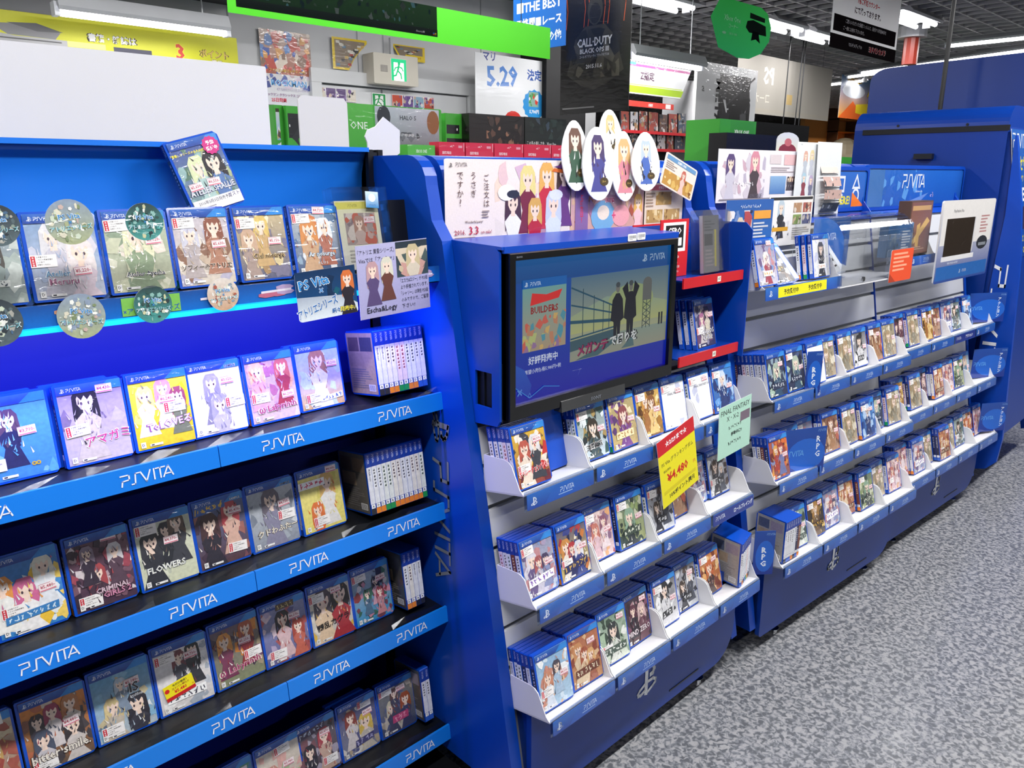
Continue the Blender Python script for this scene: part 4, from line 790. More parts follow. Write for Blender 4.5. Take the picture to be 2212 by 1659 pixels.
for k in range(4): a.line([(.805, .37 + k * .05), (.86, .42 + k * .05)], .006, '#2c3c40'); a.line([(.86, .37 + k * .05), (.805, .42 + k * .05)], .006, '#2c3c40')
for x in (.925, .945): a.rect(x, .36, x + .012, .46, '#1c2228')
a.poly([(.36, .22), (.62, .33), (.66, .33), (.5, .22)], '#3c5a60'); a.poly([(.66, .23), (.72, .3), (.74, .3), (.75, .23)], '#4a6468')
a.text('メガンテ', .37, .245, .085, '#8a1c50', maxw=.2, bold=.05, rot=2, out='#3a0c28'); a.text('で周りを', .58, .262, .085, '#c4c8c8', maxw=.2, bold=.03, rot=2, out='#14181c')
a.rect(.05, .36, .295, .80, '#a08c70', '#6a9a98'); R = random.Random(9); a.blobs(.05, .36, .295, .62, ['#b07a5c', '#c0a060', '#8a6a90', '#4a8a9a', '#c05a4a', '#a8b070'], 34, R, .05); a.rect(.05, .80, .295, .86, '#0c5ca8')
a.shape(L_PS, .06, .812, .032, '#cfe0f0'); a.shape(L_VITA, .09, .815, .026, '#cfe0f0'); a.poly([(.09, .68), (.25, .71), (.27, .77), (.18, .745), (.1, .765)], '#d02c28'); a.text('BUILDERS', .17, .62, .05, '#8a2420', 'c', .2, bold=.05)
a.text('好評発売中', .165, .265, .06, '#c8d0e4', 'c', .2, bold=.02); a.text('希望小売価格5,980円+税', .165, .2, .035, '#b8c0dc', 'c', .25); a.text('ドラゴンクエストビルダーズ　アレフガルドを復活せよ', .34, .10, .05, '#c0c8e0', maxw=.62, bold=.01)
a.poly([(0, .3), (.06, .24), (.1, .12), (.085, .03), (.0, .14)], '#0c2fa0', '#1a4fb0'); a.line([(.0, .14), (.09, .03), (.17, .09), (.26, .06)], .006, '#2f7ac8'); a.text('×', .035, .06, .05, '#4a7ac8', 'c'); a.text('△', .09, .035, .035, '#4a7ac8', 'c')
a.obj('screen', M_SCREEN, tv, (.016, .009, .028))
# ------------------------------------------------------------------ red-edged side shelf right of the television
ws = empty('side_shelf', (0, 0, 0)); tag(ws, 'blue side shelf with red rails between television and next stand', 'shelf')
xL, xR = 1.664, 1.955
q = [at(p, 0, xR) for p in ((1612, 480), (1626, 497), (1603, 770))]; pts = [(1.262, q[0].z), (q[0].y, q[0].z), (q[1].y, q[1].z), (q[2].y, q[2].z), (1.19, q[2].z + .01)]
MB().prism(pts, xR + .003, 'yz', xR).obj('side_wing', M_BLUE, ws)
MB().prism([(1.255, 1.32), (1.195, .96), (1.19, .96), (1.25, 1.32)], xR, 'yz', xL).obj('back_plate', M_BLUE_D, ws)
z1 = at((1535, 604), 1, 1.09).z; z2 = at((1530, 766), 1, 1.09).z
SZ = []
for z in (z1, z2):
    MB().box((xL, 1.092, z + .004), (xR, 1.2, z + .007)).obj('shelf', M_BLUE_D, ws)
    r = MB().box((xL - .004, 1.088, z - .013), (xR - .01, 1.0925, z + .013)).obj('red_rail', M_RED, ws)
    a = Art(.016, .014, '#eae6d8', t=.0006); a.text('A', .35, .3, .45, '#333333', 'c'); a.lines(.5, .3, .9, .8, 2, '#777777', rnd); a.obj('rail_tag', M_PRINT, ws, (xL + .15, 1.087, z - .008)); SZ.append(z + .0075)
def cero(name, p0, p1, y, label):
    p, w, h = rect_y(p0, p1, y); p.z = max(p.z, SZ[0] + .001) if name == 'rating_card' else p.z
    a = Art(w, h, '#d41f2a', t=.0025, back='#c01c26'); a.rect(.1, .44, .9, .95, '#f4f2f2'); a.rect(.18, .5, .82, .9, '#161418'); a.text('CERO', .5, .74, .12, '#f6f4f4', 'c', .6, bold=.06); a.rect(.24, .54, .76, .68, '#f4f2f2'); a.text('Z', .5, .56, .1, '#161418', 'c', bold=.05)
    for i, tx in enumerate(('18才以上のみ', '対象です。', '18歳未満の方は', 'ご遠慮下さい')): a.text(tx, .5, .32 - i * .085, .055, '#f4e8e8', 'c', .8)
    o = a.obj(name, M_PRINT, None, p); tag(o, label, 'sign', 'red age-rating cards'); return o
cero('rating_card', (1428, 478), (1482, 596), 1.150, 'red age-rating card standing beside the grey security keeper')
cero('rating_card', (1368, 487), (1428, 560), 1.275, 'red age-rating card half hidden behind the television box')
p, w, h = rect_y((1484, 462), (1546, 592), 1.115); p.z = SZ[0]; p.x = xR - .16
t = empty('security_keeper', p); t.rotation_euler = (-.09, 0, .0); tag(t, 'clear security keeper with a grey inlay on the red-edged shelf', 'security case')
w = .13; h = .165
for nm, A_, B_ in (('keeper_front', (0, 0, .002), (w, .0016, h)), ('keeper_back', (0, .038, .002), (w, .0396, h)), ('keeper_base', (0, 0, 0), (w, .04, .002)), ('keeper_top', (0, .002, h), (w, .038, h + .002)), ('keeper_wall', (0, .002, .002), (.0016, .038, h)), ('keeper_wall', (.088, .002, .002), (.0896, .038, h)), ('keeper_wall', (w - .0016, .002, .002), (w, .038, h))): MB().box(A_, B_).obj(nm, M_ACR, t)
MB().box((.092, .006, .01), (.11, .034, .07)).obj('keeper_lock', M_ACR, t)
a = Art(.078, .148, '#8f8b8c', '#77787e', t=.01); R = random.Random(8); a.rect(.1, .48, .6, .68, '#4c4a4c'); a.lines(.1, .72, .75, .92, 4, '#5c5c60', R); a.lines(.15, .1, .8, .42, 5, '#a89c9c', R); a.rect(.72, .1, .82, .75, '#e0d040')
o = a.obj('boxed_item', M_PRINT, None, (p.x + .004, p.y + .006, p.z + .004), (-.09, 0, 0)); tag(o, 'grey boxed item with a yellow strip inside the keeper', 'box')
cv = cover_mesh('#3c3c60', '#4a4468', ['#6a4a6c', '#2c2c4c', '#8a88a0', '#c8c0b0'], [(.35, .52, .18, '#a86a90', '#c8c0c0'), (.64, .62, .2, '#2c2830', '#d8d0bc')], [('CHAOS', .6, .26, .11, '#e4e4ea', '#2c2c44', 4), ('CHILD', .58, .15, .1, '#d8d8e0', '#2c2c44', 4)], seed=60)
gx = at((1505, 755), 1, 1.12).x
place_case(FA, gx, 1.118, SZ[1], math.radians(11), cv, 'game case with lab-coat figures on the lower red-edged shelf', 'games on the side shelf', SPINES[5], '¥5,210-', (.82, .66), (.2, .36), yaw=.05)
place_case(FA, gx - .008, 1.134, SZ[1], math.radians(11), None, 'blue game case tucked behind the lab-coat cover, second deep', 'games on the side shelf', SPINES[5], yaw=.05)
place_case(FA, gx - .016, 1.15, SZ[1], math.radians(11), None, 'rearmost blue game case on the lower red-edged shelf', 'games on the side shelf', SPINES[5], yaw=.05)

# ================================================================== POSTERS AND STANDEES ON THE FIRST STAND'S HEADER
HY = 1.297
def poster(a, name, loc, label, m=None, rot=None, cat='poster', group=None): o = a.obj(name, m or M_GLOSS, None, loc, rot); tag(o, label, cat, group); return o
p, w, h = rect_y((959, 342), (1232, 510), HY - .003)
a = Art(w, h, '#efe2de', '#f2e6e2', t=.001, outline=roundrect(1, 1, .02)); R = random.Random(12)
a.blobs(.36, .02, .98, .98, ['#e8c8cc', '#c8a0b0', '#e8dcd8', '#b890a8', '#f0d8c8', '#d8b8d0'], 30, R, .16)
for cx, cy, k, hr, dr in ((.62, .66, .24, '#e8d890', '#7a2c48'), (.78, .7, .24, '#e8b060', '#c83048'), (.93, .72, .24, '#4a3434', '#6a3c80'), (.5, .36, .24, '#4a3048', '#f0eef0'), (.84, .32, .26, '#c8d0ec', '#d8e0f4'), (.68, .28, .22, '#d8a860', '#b82840')): a.fig(cx, cy, k, hr, dr, R=R)
a.ell(.45, .6, .07, .1, '#f4f2f2'); a.ell(.5, .58, .05, .05, '#2c3048'); a.ell(.86, .56, .06, .07, '#dfe4f4'); a.poly([(.84, .92), (.99, .86), (.95, .93), (.93, 1), (.89, .94)], '#6a3c80'); a.poly([(.82, .86), (1, .82), (1, .87), (.84, .9)], '#e07030')
a.shape(L_PS, .03, .9, .05, '#33303a'); a.shape(L_VITA, .075, .91, .045, '#33303a')
a.vtext('ご注文は', .295, .74, .085, '#5a3a3a', 1.2, .0); a.vtext('うさぎ', .2, .76, .085, '#5a3a3a', 1.2, .0); a.vtext('ですか?', .105, .76, .085, '#5a3a3a', 1.2, .0)
a.text('Wonderful party!', .2, .24, .04, '#5a4040', 'c', .26); a.text('2016.', .06, .115, .06, '#b03048'); a.text('3.3', .165, .11, .1, '#c02848'); a.text('on sale!', .25, .115, .045, '#b05868'); a.lines(.06, .03, .3, .09, 2, '#8a7c7c', R); a.lines(.26, .3, .33, .4, 3, '#a89898', R)
poster(a, 'wide_poster', p, 'wide pale pink poster with a group of girls and 2016.3.3 date')
p, w, h = rect_y((1233, 372), (1390, 500), HY - .003)
a = Art(w, h, '#d8a898', '#c8a0b8', t=.001); R = random.Random(13); a.blobs(0, 0, 1, 1, ['#b05a48', '#e0b898', '#c88a78', '#f0dcc8', '#a87898'], 40, R, .16); a.ell(.42, .3, .16, .26, '#7ab0d8'); a.ell(.42, .36, .08, .12, '#f0e0d0'); a.ell(.66, .3, .12, .18, '#f0a8b0'); a.fig(.9, .42, .2, '#e0b060', '#f0c8d0'); a.rect(.06, .1, .22, .9, '#8a6aa0')
a.text('初回限定', .7, .62, .08, '#e05080', 'c', .35, bold=.02, out=Wt); a.vtext('ココアと誕生日！', .14, .86, .08, '#e83858', 1.15, .02); a.text('限定版', .5, .52, .08, '#c83868', 'c', bold=.02, out=Wt); a.text('+', .56, .26, .1, '#e05080', 'c')
poster(a, 'bonus_poster', p, 'brown and pink bonus poster in the middle of the header')
p, w, h = rect_y((1392, 396), (1472, 486), HY - .003)
a = Art(w, h, '#e8d8c8', '#e4d0c8', t=.001); R = random.Random(14); a.rect(.08, .84, .92, .96, '#d86a80'); a.text('喫茶店モード', .5, .86, .07, Wt, 'c', .7)
for x0, y0 in ((.3, .5), (.08, .1), (.52, .1)): a.rect(x0, y0, x0 + .4, y0 + .3, '#b8945c'); a.blobs(x0, y0, x0 + .4, y0 + .3, ['#d8b880', '#8a6438', '#e8d4a8', '#c89850'], 12, R, .1)
a.lines(.06, .45, .28, .8, 5, '#a89080', R)
poster(a, 'photo_poster', p, 'cream poster with golden screenshots at the far header end')
p, w, h = rect_y((1428, 322), (1497, 412), HY - .03)
a = Art(w, h * .8, '#f0e4dc', t=.001, outline=roundrect(1, 1, .06)); R = random.Random(15); a.rect(.05, .05, .95, .5, '#c8964c'); a.blobs(.05, .05, .95, .5, ['#e0b868', '#8a5a2c', '#f0d8a0'], 16, R, .14); a.fig(.62, .5, .22, '#c86a5c', '#e8c8c0'); a.rect(.05, .82, .95, .95, '#6a9ac8'); a.text('店舗購入特典', .5, .84, .08, Wt, 'c', .8); a.lines(.06, .55, .4, .78, 4, '#b0a098', R)
poster(a, 'tilted_card', p + Vector((0, 0, h * .2)), 'small square card tilted at the header corner, blue title', rot=(0, .32, 0))
def standee(p0, p1, hair, dress, label, y, cap=None, seed=0):
    p, w, h = rect_y(p0, p1, y); R = random.Random(seed); n = 26; O = []
    for i in range(n):
        t = 2 * math.pi * i / n; r = 1 - .16 * (math.sin(t) < 0) * abs(math.sin(t)) + .03 * math.sin(3 * t + seed); O.append((.5 + .48 * r * math.cos(t) * (1 - .22 * math.sin(t)), .5 + .5 * math.sin(t)))
    a = Art(w, h, '#f4f4f4', t=.003, back='#eeeeee', outline=O)
    a.poly([(.5, .1), (.36, .2), (.3, .42), (.7, .42), (.62, .2)], '#2a2426' if seed != 1 else '#f0ece8'); a.fig(.5, .62, .24, hair, dress, R=R, y0=.12)
    for _ in range(10): u, v = R.uniform(.3, .7), R.uniform(.15, .55); a.poly([(u, v), (u + .05, v + .02), (u + R.uniform(-.08, .08), v + .12)], R.choice([dress, '#2a2426', '#f4f0ee', hair]))
    if cap: a.ell(.5, .88, .14, .04, cap)
    a.ell(.66, .26, .13, .06, '#4a3a20'); a.scrib(3, .66, .245, .03, '#d8b860')
    poster(a, 'standee_cutout', p, label, M_PRINT, (-.08, 0, 0), 'standee', 'white-edged standees on the header')
standee((1218, 256), (1276, 412), '#6a4a3c', '#3c5c48', 'standee cutout with brown hair and green dress, nearest end', HY - .02, None, 0)
standee((1262, 270), (1330, 432), '#4a3a68', '#4a4a90', 'standee cutout with violet hair and blue dress', HY - .03, None, 1)
standee((1297, 233), (1346, 345), '#d8c080', '#e8e4dc', 'tallest standee cutout with blonde hair and white clothes', HY - .016, None, 2)
standee((1328, 280), (1378, 434), '#d8b078', '#d88a98', 'standee cutout with sandy hair and pink clothes', HY - .026, None, 3)
standee((1370, 282), (1428, 412), '#b8c8e0', '#4a6ab8', 'standee cutout with pale blue hair and blue clothes', HY - .034, '#f0f0f2', 4)

# ================================================================== TOP OF THE PREORDER STAND AND THE END STAND
def fposter(f, p0, p1, yl): return rect_f(f, p0, p1, yl)
RC, RD = (0, 0, FC.th), (0, 0, FD.th)
p, w, h = rect_f(FC, (1553, 321), (1722, 432), 1.293)
a = Art(w, h, '#e4dfe6', '#e9e6ee', t=.001); R = random.Random(21); a.blobs(0, 0, .55, 1, ['#d0c8d4', '#b8b0c4', '#efe8ee', '#c8a8b8'], 26, R, .16); a.fig(.14, .62, .26, '#5a4a78', '#c8c4d4'); a.fig(.42, .66, .28, '#d08a9c', '#4a4048')
a.rect(.62, .14, .82, .5, '#4a78b8', '#8ab0d8'); a.rect(.6, .74, .74, .92, '#d8ccd0'); a.rect(.78, .72, .97, .93, '#e0b8bc'); a.lines(.62, .56, .95, .68, 3, '#a89ca4', R)
for i in range(5): a.fig(.85 + i * .028, .4, .08, R.choice(['#7a5a58', '#3c3840', '#c8b090']), '#4a4450', y0=.16)
a.scrib(8, .3, .3, .1, '#f0eef4'); a.text('ON SALE', .45, .08, .08, '#6a6470', 'c', .2); a.lines(.03, .03, .9, .08, 1, '#8a848c', R)
poster(a, 'wide_poster', p, 'wide pale lilac poster on the preorder stand header', rot=RC)
p, w, h = rect_f(FC, (1570, 433), (1660, 575), 1.222)
a = Art(w, h, '#2f6ab0', '#2a5ca8', t=.001); R = random.Random(22); a.blobs(.03, .3, .55, .85, ['#b04a50', '#e8e4e8', '#3c3c70', '#d8c8c0', '#6a88c0', '#2c2c50'], 36, R, .13); a.fig(.3, .6, .14, '#d8c8b0', '#b03c48'); a.rect(.58, .72, .95, .84, '#e8a040'); a.lines(.58, .34, .95, .68, 7, '#d0d4dc', R); a.scrib(12, .5, .88, .05, '#e4ecf8'); a.blobs(.1, .05, .95, .28, ['#2a60b0', '#5a9ad0', '#e058a0', '#3c70c0'], 12, R, .1)
poster(a, 'blue_poster', p, 'deep blue game poster below the lilac one', rot=RC)
p, w, h = rect_f(FC, (1663, 425), (1748, 524), 1.228)
a = Art(w, h, '#eceae8', t=.001); R = random.Random(23); a.fig(.27, .68, .22, '#b8c8d4', '#33343c'); a.blobs(.08, .12, .48, .5, ['#3c3c44', '#8a8c94', '#d8d8da', '#4a5a78'], 14, R, .1); a.rect(.1, .3, .45, .38, '#d8a028'); 
for x0, y0, c in ((.55, .66, '#b08868'), (.77, .66, '#a85a50'), (.55, .42, '#8aa060'), (.77, .42, '#4a5080')): a.rect(x0, y0, x0 + .19, y0 + .2, c); a.blobs(x0, y0, x0 + .19, y0 + .2, ['#c8b098', '#5a4a48', '#d8ccc0'], 7, R, .06)
a.lines(.55, .1, .95, .36, 6, '#b0aca8', R); a.rect(.02, .93, .98, .98, '#2c2a2c')
poster(a, 'white_poster', p, 'white game poster with small screenshots beside the blue one', rot=RC)
for p0, p1, sd, lb in (((1724, 306), (1760, 436), 24, 'tall narrow pale poster with standing figures'), ((1763, 306), (1800, 462), 25, 'narrow curling strip of screenshots hanging beside the tall poster')):
    (x0, z1), (x1, z0) = FC.px(p0, 1.285), FC.px(p1, 1.285); w, h = x1 - x0, z1 - z0; R = random.Random(sd)
    a = Art(w, h, '#dfe2e6', '#e4e8ea', t=.0, back='#dcdcdc')
    if sd == 24:
        for cx, cy, hr, dr in ((.4, .72, '#d8a898', '#b8c0cc'), (.68, .74, '#e0d0a0', '#c0c4d0'), (.4, .36, '#a8c8d8', '#8a4050'), (.72, .32, '#b8a8c8', '#7a7c98')): a.fig(cx, cy, .12, hr, dr)
    else:
        for k in range(5): v = .76 - k * .18; a.rect(.15, v, .85, v + .13, R.choice(['#4a5058', '#c8a8a0', '#2c3440', '#d8c8c0'])); a.blobs(.15, v, .85, v + .13, ['#8a9098', '#e0d8d4', '#33363c'], 6, R, .04); a.rect(.15, v - .03, .8, v - .015, '#44464c')
    a.shape(L_VITA, .12, .95, .018, '#8a9098')
    o = poster(a, 'strip_poster', FC.w(x0, 1.285 - (.02 if sd == 25 else 0), z0), lb, rot=RC)
    if sd == 25:                                           # the strip curls outward
        for v in o.data.vertices: t = v.co.z / h; v.co.y -= .018 * math.sin(t * 5.5) - .01 * (1 - t); v.co.x += .012 * (1 - t)
# brand boards on the headers
def board(f, p0, p1, fn, label, name='brand_board'):
    (x0, z1), (x1, z0) = f.px(p0, 1.288), f.px(p1, 1.288); w, h = x1 - x0, z1 - z0
    t = empty(name, f.w(x0, 1.288, z0), f.th); tag(t, label, 'sign')
    a = Art(w, h, '#1c58b8', '#2068c8', t=.004, back='#1a4aa8', outline=roundrect(1, 1, .06)); fn(a); a.obj('printed_face', M_GLOSS, t)
    r = roundrect(w + .02, h + .02, .02, 4); fr = MB(); ri = roundrect(w - .006, h - .006, .016, 4); n = len(r)
    V = [(x - .01, -.004, z - .01) for x, z in r] + [(x + .003, -.004, z + .003) for x, z in ri] + [(x - .01, .006, z - .01) for x, z in r]
    fr.add(V, [(i, (i + 1) % n, n + (i + 1) % n, n + i) for i in range(n)] + [((i + 1) % n, i, 2 * n + i, 2 * n + (i + 1) % n) for i in range(n)]); fr.obj('rim', M_BLUE, t); return t
def fn_d(a):
    R = random.Random(31); a.blobs(.0, .02, .55, .98, ['#3c80d0', '#2a6cc4', '#5a9ae0', '#2460b8'], 26, R, .2); a.rect(.0, .02, .16, .98, '#3a70b4'); a.poly([(.3, .0), (.62, .34), (.5, .0)], '#6a90d8'); a.shape(L_VITA, .34, .48, .36, '#f0f4fa'); a.text('PlayStation.Vita', .48, .34, .07, '#c8dcf4', maxw=.22); a.scrib(2, .66, .2, .16, '#c8b8e8')
def fn_c(a):
    for T, u, v, s in (('□', .3, .42, .42), ('△', .72, .5, .4), ('○', .72, .12, .4), ('×', .3, .1, .3)): a.text(T, u, v, s, '#e4e8f4', 'c', bold=.02)
    a.poly([(.62, .04), (.98, .04), (.62, .42)], '#f07a28'); a.text('HERE!', .4, .1, .24, '#e8dc3c', 'c', .62, bold=.05); a.text('Accessory', .12, .66, .08, '#d8cc40', maxw=.3)
board(FD, (1874, 362), (2072, 438), fn_d, 'glossy blue brand board with white logo above the end stand'); board(FC, (1795, 366), (1866, 448), fn_c, 'blue board with button shapes and yellow HERE lettering')
# preorder tray with yellow label
(x0, zt), (x1, _) = FC.px((1652, 622), 1.075), FC.px((1817, 592), 1.075); w = x1 - x0
me = tray_mesh(w); PZ = zt; o = link('display_tray', me, None, FC.w(x0, 1.075, zt - .004), RC); tag(o, 'white tray with yellow preorder label on its lip', 'display tray')
a = Art(w, .036, '#1c4fae', '#2f6fc4', t=.0015, back='#3a66b0', outline=roundrect(1, 1, .03, 3)); a.shape(L_PS, .04, .25, .5, '#dfe8f6'); a.rect(.15, .08, .78, .92, '#f2ea1c'); a.text('予約受付中', .31, .27, .44, '#2a2a22', 'c', .28, bold=.025); a.text('予約受付中', .62, .27, .44, '#2a2a22', 'c', .28, bold=.025); a.obj('lip_label', M_GLOSS, o, (0, -.006, -.033), (-.07, 0, 0))
k1 = cover_mesh('#c8c4d4', '#8a8aa8', PAL['silver'][2], [(.5, .5, .2, '#e0d8d8', '#a04858')], [('~4', .5, .2, .1, '#e0a030', Wt)], seed=71); k2 = cover_mesh('#2c2a30', '#4a5a80', PAL['grey'][2], [(.4, .5, .22, '#6a5a50', '#3c3c48')], [('~4', .5, .3, .12, '#d8a838', '#2c2420')], seed=72)
k3 = cover_mesh('#e8eaf0', '#8ab0dc', PAL['sky'][2], [], [], 4, seed=73); k4 = cover_mesh('#dcdce0', '#e8e8ea', PAL['white'][2], [(.5, .55, .24, '#4a4c58', '#33343c')], [('~4', .5, .2, .09, '#c87a30', Wt)], seed=74)
yz = lambda d: zt - .0035 - d * .172
place_case(FC, x0 - .012, 1.085, yz(.01) + .006, math.radians(14), k1, 'crowded lilac game case at the near end of the preorder tray', 'games in the preorder tray', SPINES[0], '¥6,020-', (.7, .9))
place_case(FC, x0 + .078, 1.082, yz(.007) + .006, math.radians(42), k2, 'dark game case lying back in the preorder tray', 'games in the preorder tray', SPINES[3])
place_case(FC, x0 + .115, 1.092, yz(.017) + .012, math.radians(42), k3, 'white sheet game case lying over the dark one, preorder tray', 'games in the preorder tray', SPINES[0])
for i in range(3): place_case(FC, x0 + w - .112 - .007 * i, 1.105 + .016 * i, yz(.03 + .016 * i) + .004, math.radians(10), k4 if i == 0 else None, ['white game case with a dark figure at the far end, preorder tray', 'blue case just behind the dark figure cover, preorder tray', 'rearmost blue case in the preorder tray'][i], 'games in the preorder tray', SPINES[[5, 4, 0][i]])
# curved clear display box with a white console
(x0, zt), (x1, zb) = FC.px((1838, 470), 1.06), FC.px((1966, 592), 1.06); (xl, zl) = FC.px((1755, 560), 1.20)
t = empty('acrylic_case', FC.w(x0 - .02, 1.06, zb), FC.th); tag(t, 'curved clear acrylic display case with printed logo', 'display case')
w, h, d = x1 - x0 + .02, zt - zb, .17
arc = [(0, 0), (0, h * .62)] + [(.07 - .07 * math.cos(a_), h * .62 + h * .38 * math.sin(a_)) for a_ in [math.pi / 2 * i / 8 for i in range(1, 9)]] + [(d, h)]
inner = [(y + .003 if y < d else d, max(0, z - .003)) for y, z in arc]
c = MB()
for i in range(len(arc) - 1): c.prism([arc[i], arc[i + 1], inner[i + 1], inner[i]], w, 'yz', 0)
c.obj('curved_front', M_ACR, t)
endp = arc + [(d, 0)]
for x in (0, w - .003): MB().prism(endp, x + .003, 'yz', x).obj('end_panel', M_ACR, t)
MB().box((0, .0, -.004), (w, d, 0)).obj('case_base', M_TRAY, t)
a = Art(w * .5, h * .92, '#2a55a4', '#3470c4', t=.001); a.poly([(.0, 0), (1, 0), (1, .12), (.5, .3), (0, .35)], '#c8d0e0'); a.shape(L_PS, .06, .6, .16, '#d4def0'); a.shape(L_VITA, .26, .62, .12, '#d4def0', maxw=.6)
a.obj('printed_back', M_PRINT, t, (.115, d - .004, .002))
MB().tube((w * .3, -.002, .012), (w * .3, .004, .012), .008, 12).obj('case_lock', M_CHROME, t)
cx_ = FC.px((1786, 590), 1.13)[0]; co = empty('game_console', FC.w(x0 + .088, 1.115, zb + .034), FC.th + .35); tag(co, 'small white console propped inside the curved clear case', 'console')
b = MB().prism(roundrect(.065, .105, .006, 3), .0136, 'xz', 0).mesh('shell', mat('white_console', '#eef0f4', .3, coat=.4, var=(20, .02))); o = link('shell', b, co, (0, 0, .004), (-.62, 0, 0))
for i, zz in enumerate((.02, .04, .062, .08)): MB().box((-.0006, .003, zz), (.0006, .010, zz + [.006, .01, .01, .006][i])).obj('port', M_BLACK, o)
MB().prism([(-.01, -.022), (.085, -.022), (.085, .04)], .06, 'yz', .01).obj('prop_wedge', M_ACR, co)
p, w, h = rect_f(FC, (1927, 541), (1966, 602), 1.056)
a = Art(w, h, '#e8522c', t=.001, outline=roundrect(1, 1, .05)); a.lines(.12, .3, .9, .92, 5, '#f4a888', rnd); a.poly([(.0, .0), (.3, .0), (.0, .3)], '#b03c20'); poster(a, 'orange_tag', p, 'orange paper tag stuck to the clear case', M_PRINT, RC, 'sign')
# accessory packs on a small tray of the end stand
(x0, zt), (x1, _) = FD.px((1966, 556), 1.09), FD.px((2022, 545), 1.09); w = x1 - x0
o = link('display_tray', tray_mesh(w), None, FD.w(x0, 1.09, zt - .002), RD); tag(o, 'small white tray holding accessory packs on the end stand', 'display tray'); l = link('lip_label', ME_LIP, o, (0, -.006, -.03), (-.07, 0, 0)); l.scale = (w / .21, 1, 1)
(xa, za), (xb, _) = FD.px((1958, 436), 1.14), FD.px((2005, 434), 1.14)
bx = empty('accessory_pack', FD.w(xa, 1.12, zt + .002), FD.th); tag(bx, 'tall brown accessory pack with a gold cross pattern', 'accessory pack'); hh = za - zt
MB().box((0, 0, 0), (xb - xa, .045, hh)).obj('carton', mat('dark_carton', '#5a4236', .5, var=(20, .1)), bx); a = Art((xb - xa) * .94, hh * .96, '#8a5a44', '#7a4a38', t=0); a.poly([(.1, .2), (.3, .2), (.95, .62), (.8, .7)], '#d8b060'); a.poly([(.35, .15), (.5, .1), (.5, .6), (.35, .55)], '#d0a858'); a.rect(.05, .84, .95, .93, '#c89c5c'); a.lines(.1, .06, .9, .14, 2, '#c0a080', rnd); a.obj('printed_face', M_GLOSS, bx, ((xb - xa) * .03, -.0006, hh * .02))
(xa, za), (xb, _) = FC.px((1921, 485), 1.13), FC.px((1975, 480), 1.13)
bx = empty('accessory_pack', FC.w(xa, 1.13, PZ + .02), FC.th); tag(bx, 'blue blister accessory pack behind the curved clear case', 'accessory pack'); hh = za - PZ - .02
MB().box((0, 0, 0), (xb - xa, .03, hh)).obj('carton', mat('grey_blister', '#6a86a8', .3, var=(20, .1)), bx); a = Art((xb - xa) * .95, hh * .97, '#5a7494', '#3c78b8', t=0); a.blobs(.05, .1, .55, .8, ['#4a6078', '#8aa0b4', '#33485c'], 12, rnd, .14); a.lines(.58, .2, .95, .8, 7, '#dfe6ee', rnd); a.obj('printed_face', M_GLOSS, bx, (.001, -.0006, .001))
(xa, za), (xb, zb2) = FC.px((1842, 500), 1.20), FC.px((1880, 590), 1.20)
p, w, h = rect_f(FD, (2040, 434), (2128, 590), 1.055)
a = Art(w, h, '#2a4c9c', '#eceae8', t=.006, back='#dcdcdc', outline=roundrect(1, 1, .03)); a.rect(.02, .46, .98, .98, '#ece9e6'); a.rect(.02, .03, .98, .2, '#2a6ab8'); a.rect(.1, .32, .62, .78, '#2b2118'); a.rect(.62, .34, .64, .78, '#d8d8dc'); a.text('PlayStation.Vita', .2, .84, .05, '#55565c', maxw=.45); a.rect(.08, .26, .68, .32, '#efeef0', None); a.lines(.74, .56, .92, .8, 6, '#c09090', rnd)
a.ell(.82, .44, .11, .09, '#2c3038', 12); a.rect(.75, .4, .9, .44, '#8a9098'); a.text('希望小売価格18,980円+税', .2, .215, .03, '#dfe6f4', maxw=.45); a.shape(L_PS, .44, .08, .05, '#dfe8f6'); a.shape(L_VITA, .5, .09, .035, '#dfe8f6')
o = poster(a, 'console_sample_sign', p, 'white and blue console sample panel with a dark window', M_GLOSS, RD, 'sign')
# genre divider cards
def divider(f, p0, p1, yl, txt, label, side=True, phi=25):
    """a card standing across a tray: p1 = its front bottom corner in the plane yl, p0 = its rear top corner"""
    x1, z0 = f.px(p1, yl); F = f.w(x1, yl, z0); a_ = math.radians(phi) + 0; d = Vector((math.sin(a_), -math.cos(a_), 0)); nrm = Vector((d.y, -d.x, 0))
    rr = ray(p0); o = Vector((0, 0, CAMZ)); q = o + rr * (nrm.dot(F - o) / nrm.dot(rr)); w = (F - q).dot(d); h = q.z - z0
    a = Art(w, h, '#0a2f8e', '#14479f', t=.0015, back='#1c50b4'); a.ell(.55, .42, .45, .36, '#1460c8', 18); a.shape(L_VITA, .98, .9, .05, '#8ab0e0', 'r', maxw=.4)
    if side: a.shape(L_VITA, .05, .42, .12, '#6aaee8', maxw=.5); a.vtext(txt, .82, .68 if len(txt) < 4 else .72, .13 if len(txt) < 4 else .11, '#e8f0fa', 1.25, .02)
    else: a.vtext(txt, .5, .5, .13, '#e8f0fa', 1.2, .03)
    b = F - d * w; o = a.obj('divider_card', M_GLOSS, None, (b.x, b.y, z0), (0, 0, math.atan2(d.y, d.x))); tag(o, label, 'divider card', 'blue genre divider cards')
divider(FC, (1746, 760), (1770, 848), 1.038, 'RPG', 'narrow blue RPG divider in the upper row of the preorder stand', False, 60)
divider(FC, (1695, 932), (1777, 1018), 1.0, 'RPG', 'wide blue RPG divider in the middle row of the preorder stand', True, 66)
divider(FB, (1632, 1148), (1668, 1240), .955, 'RPG', 'blue RPG divider at the far end of the television stand', False, 50)
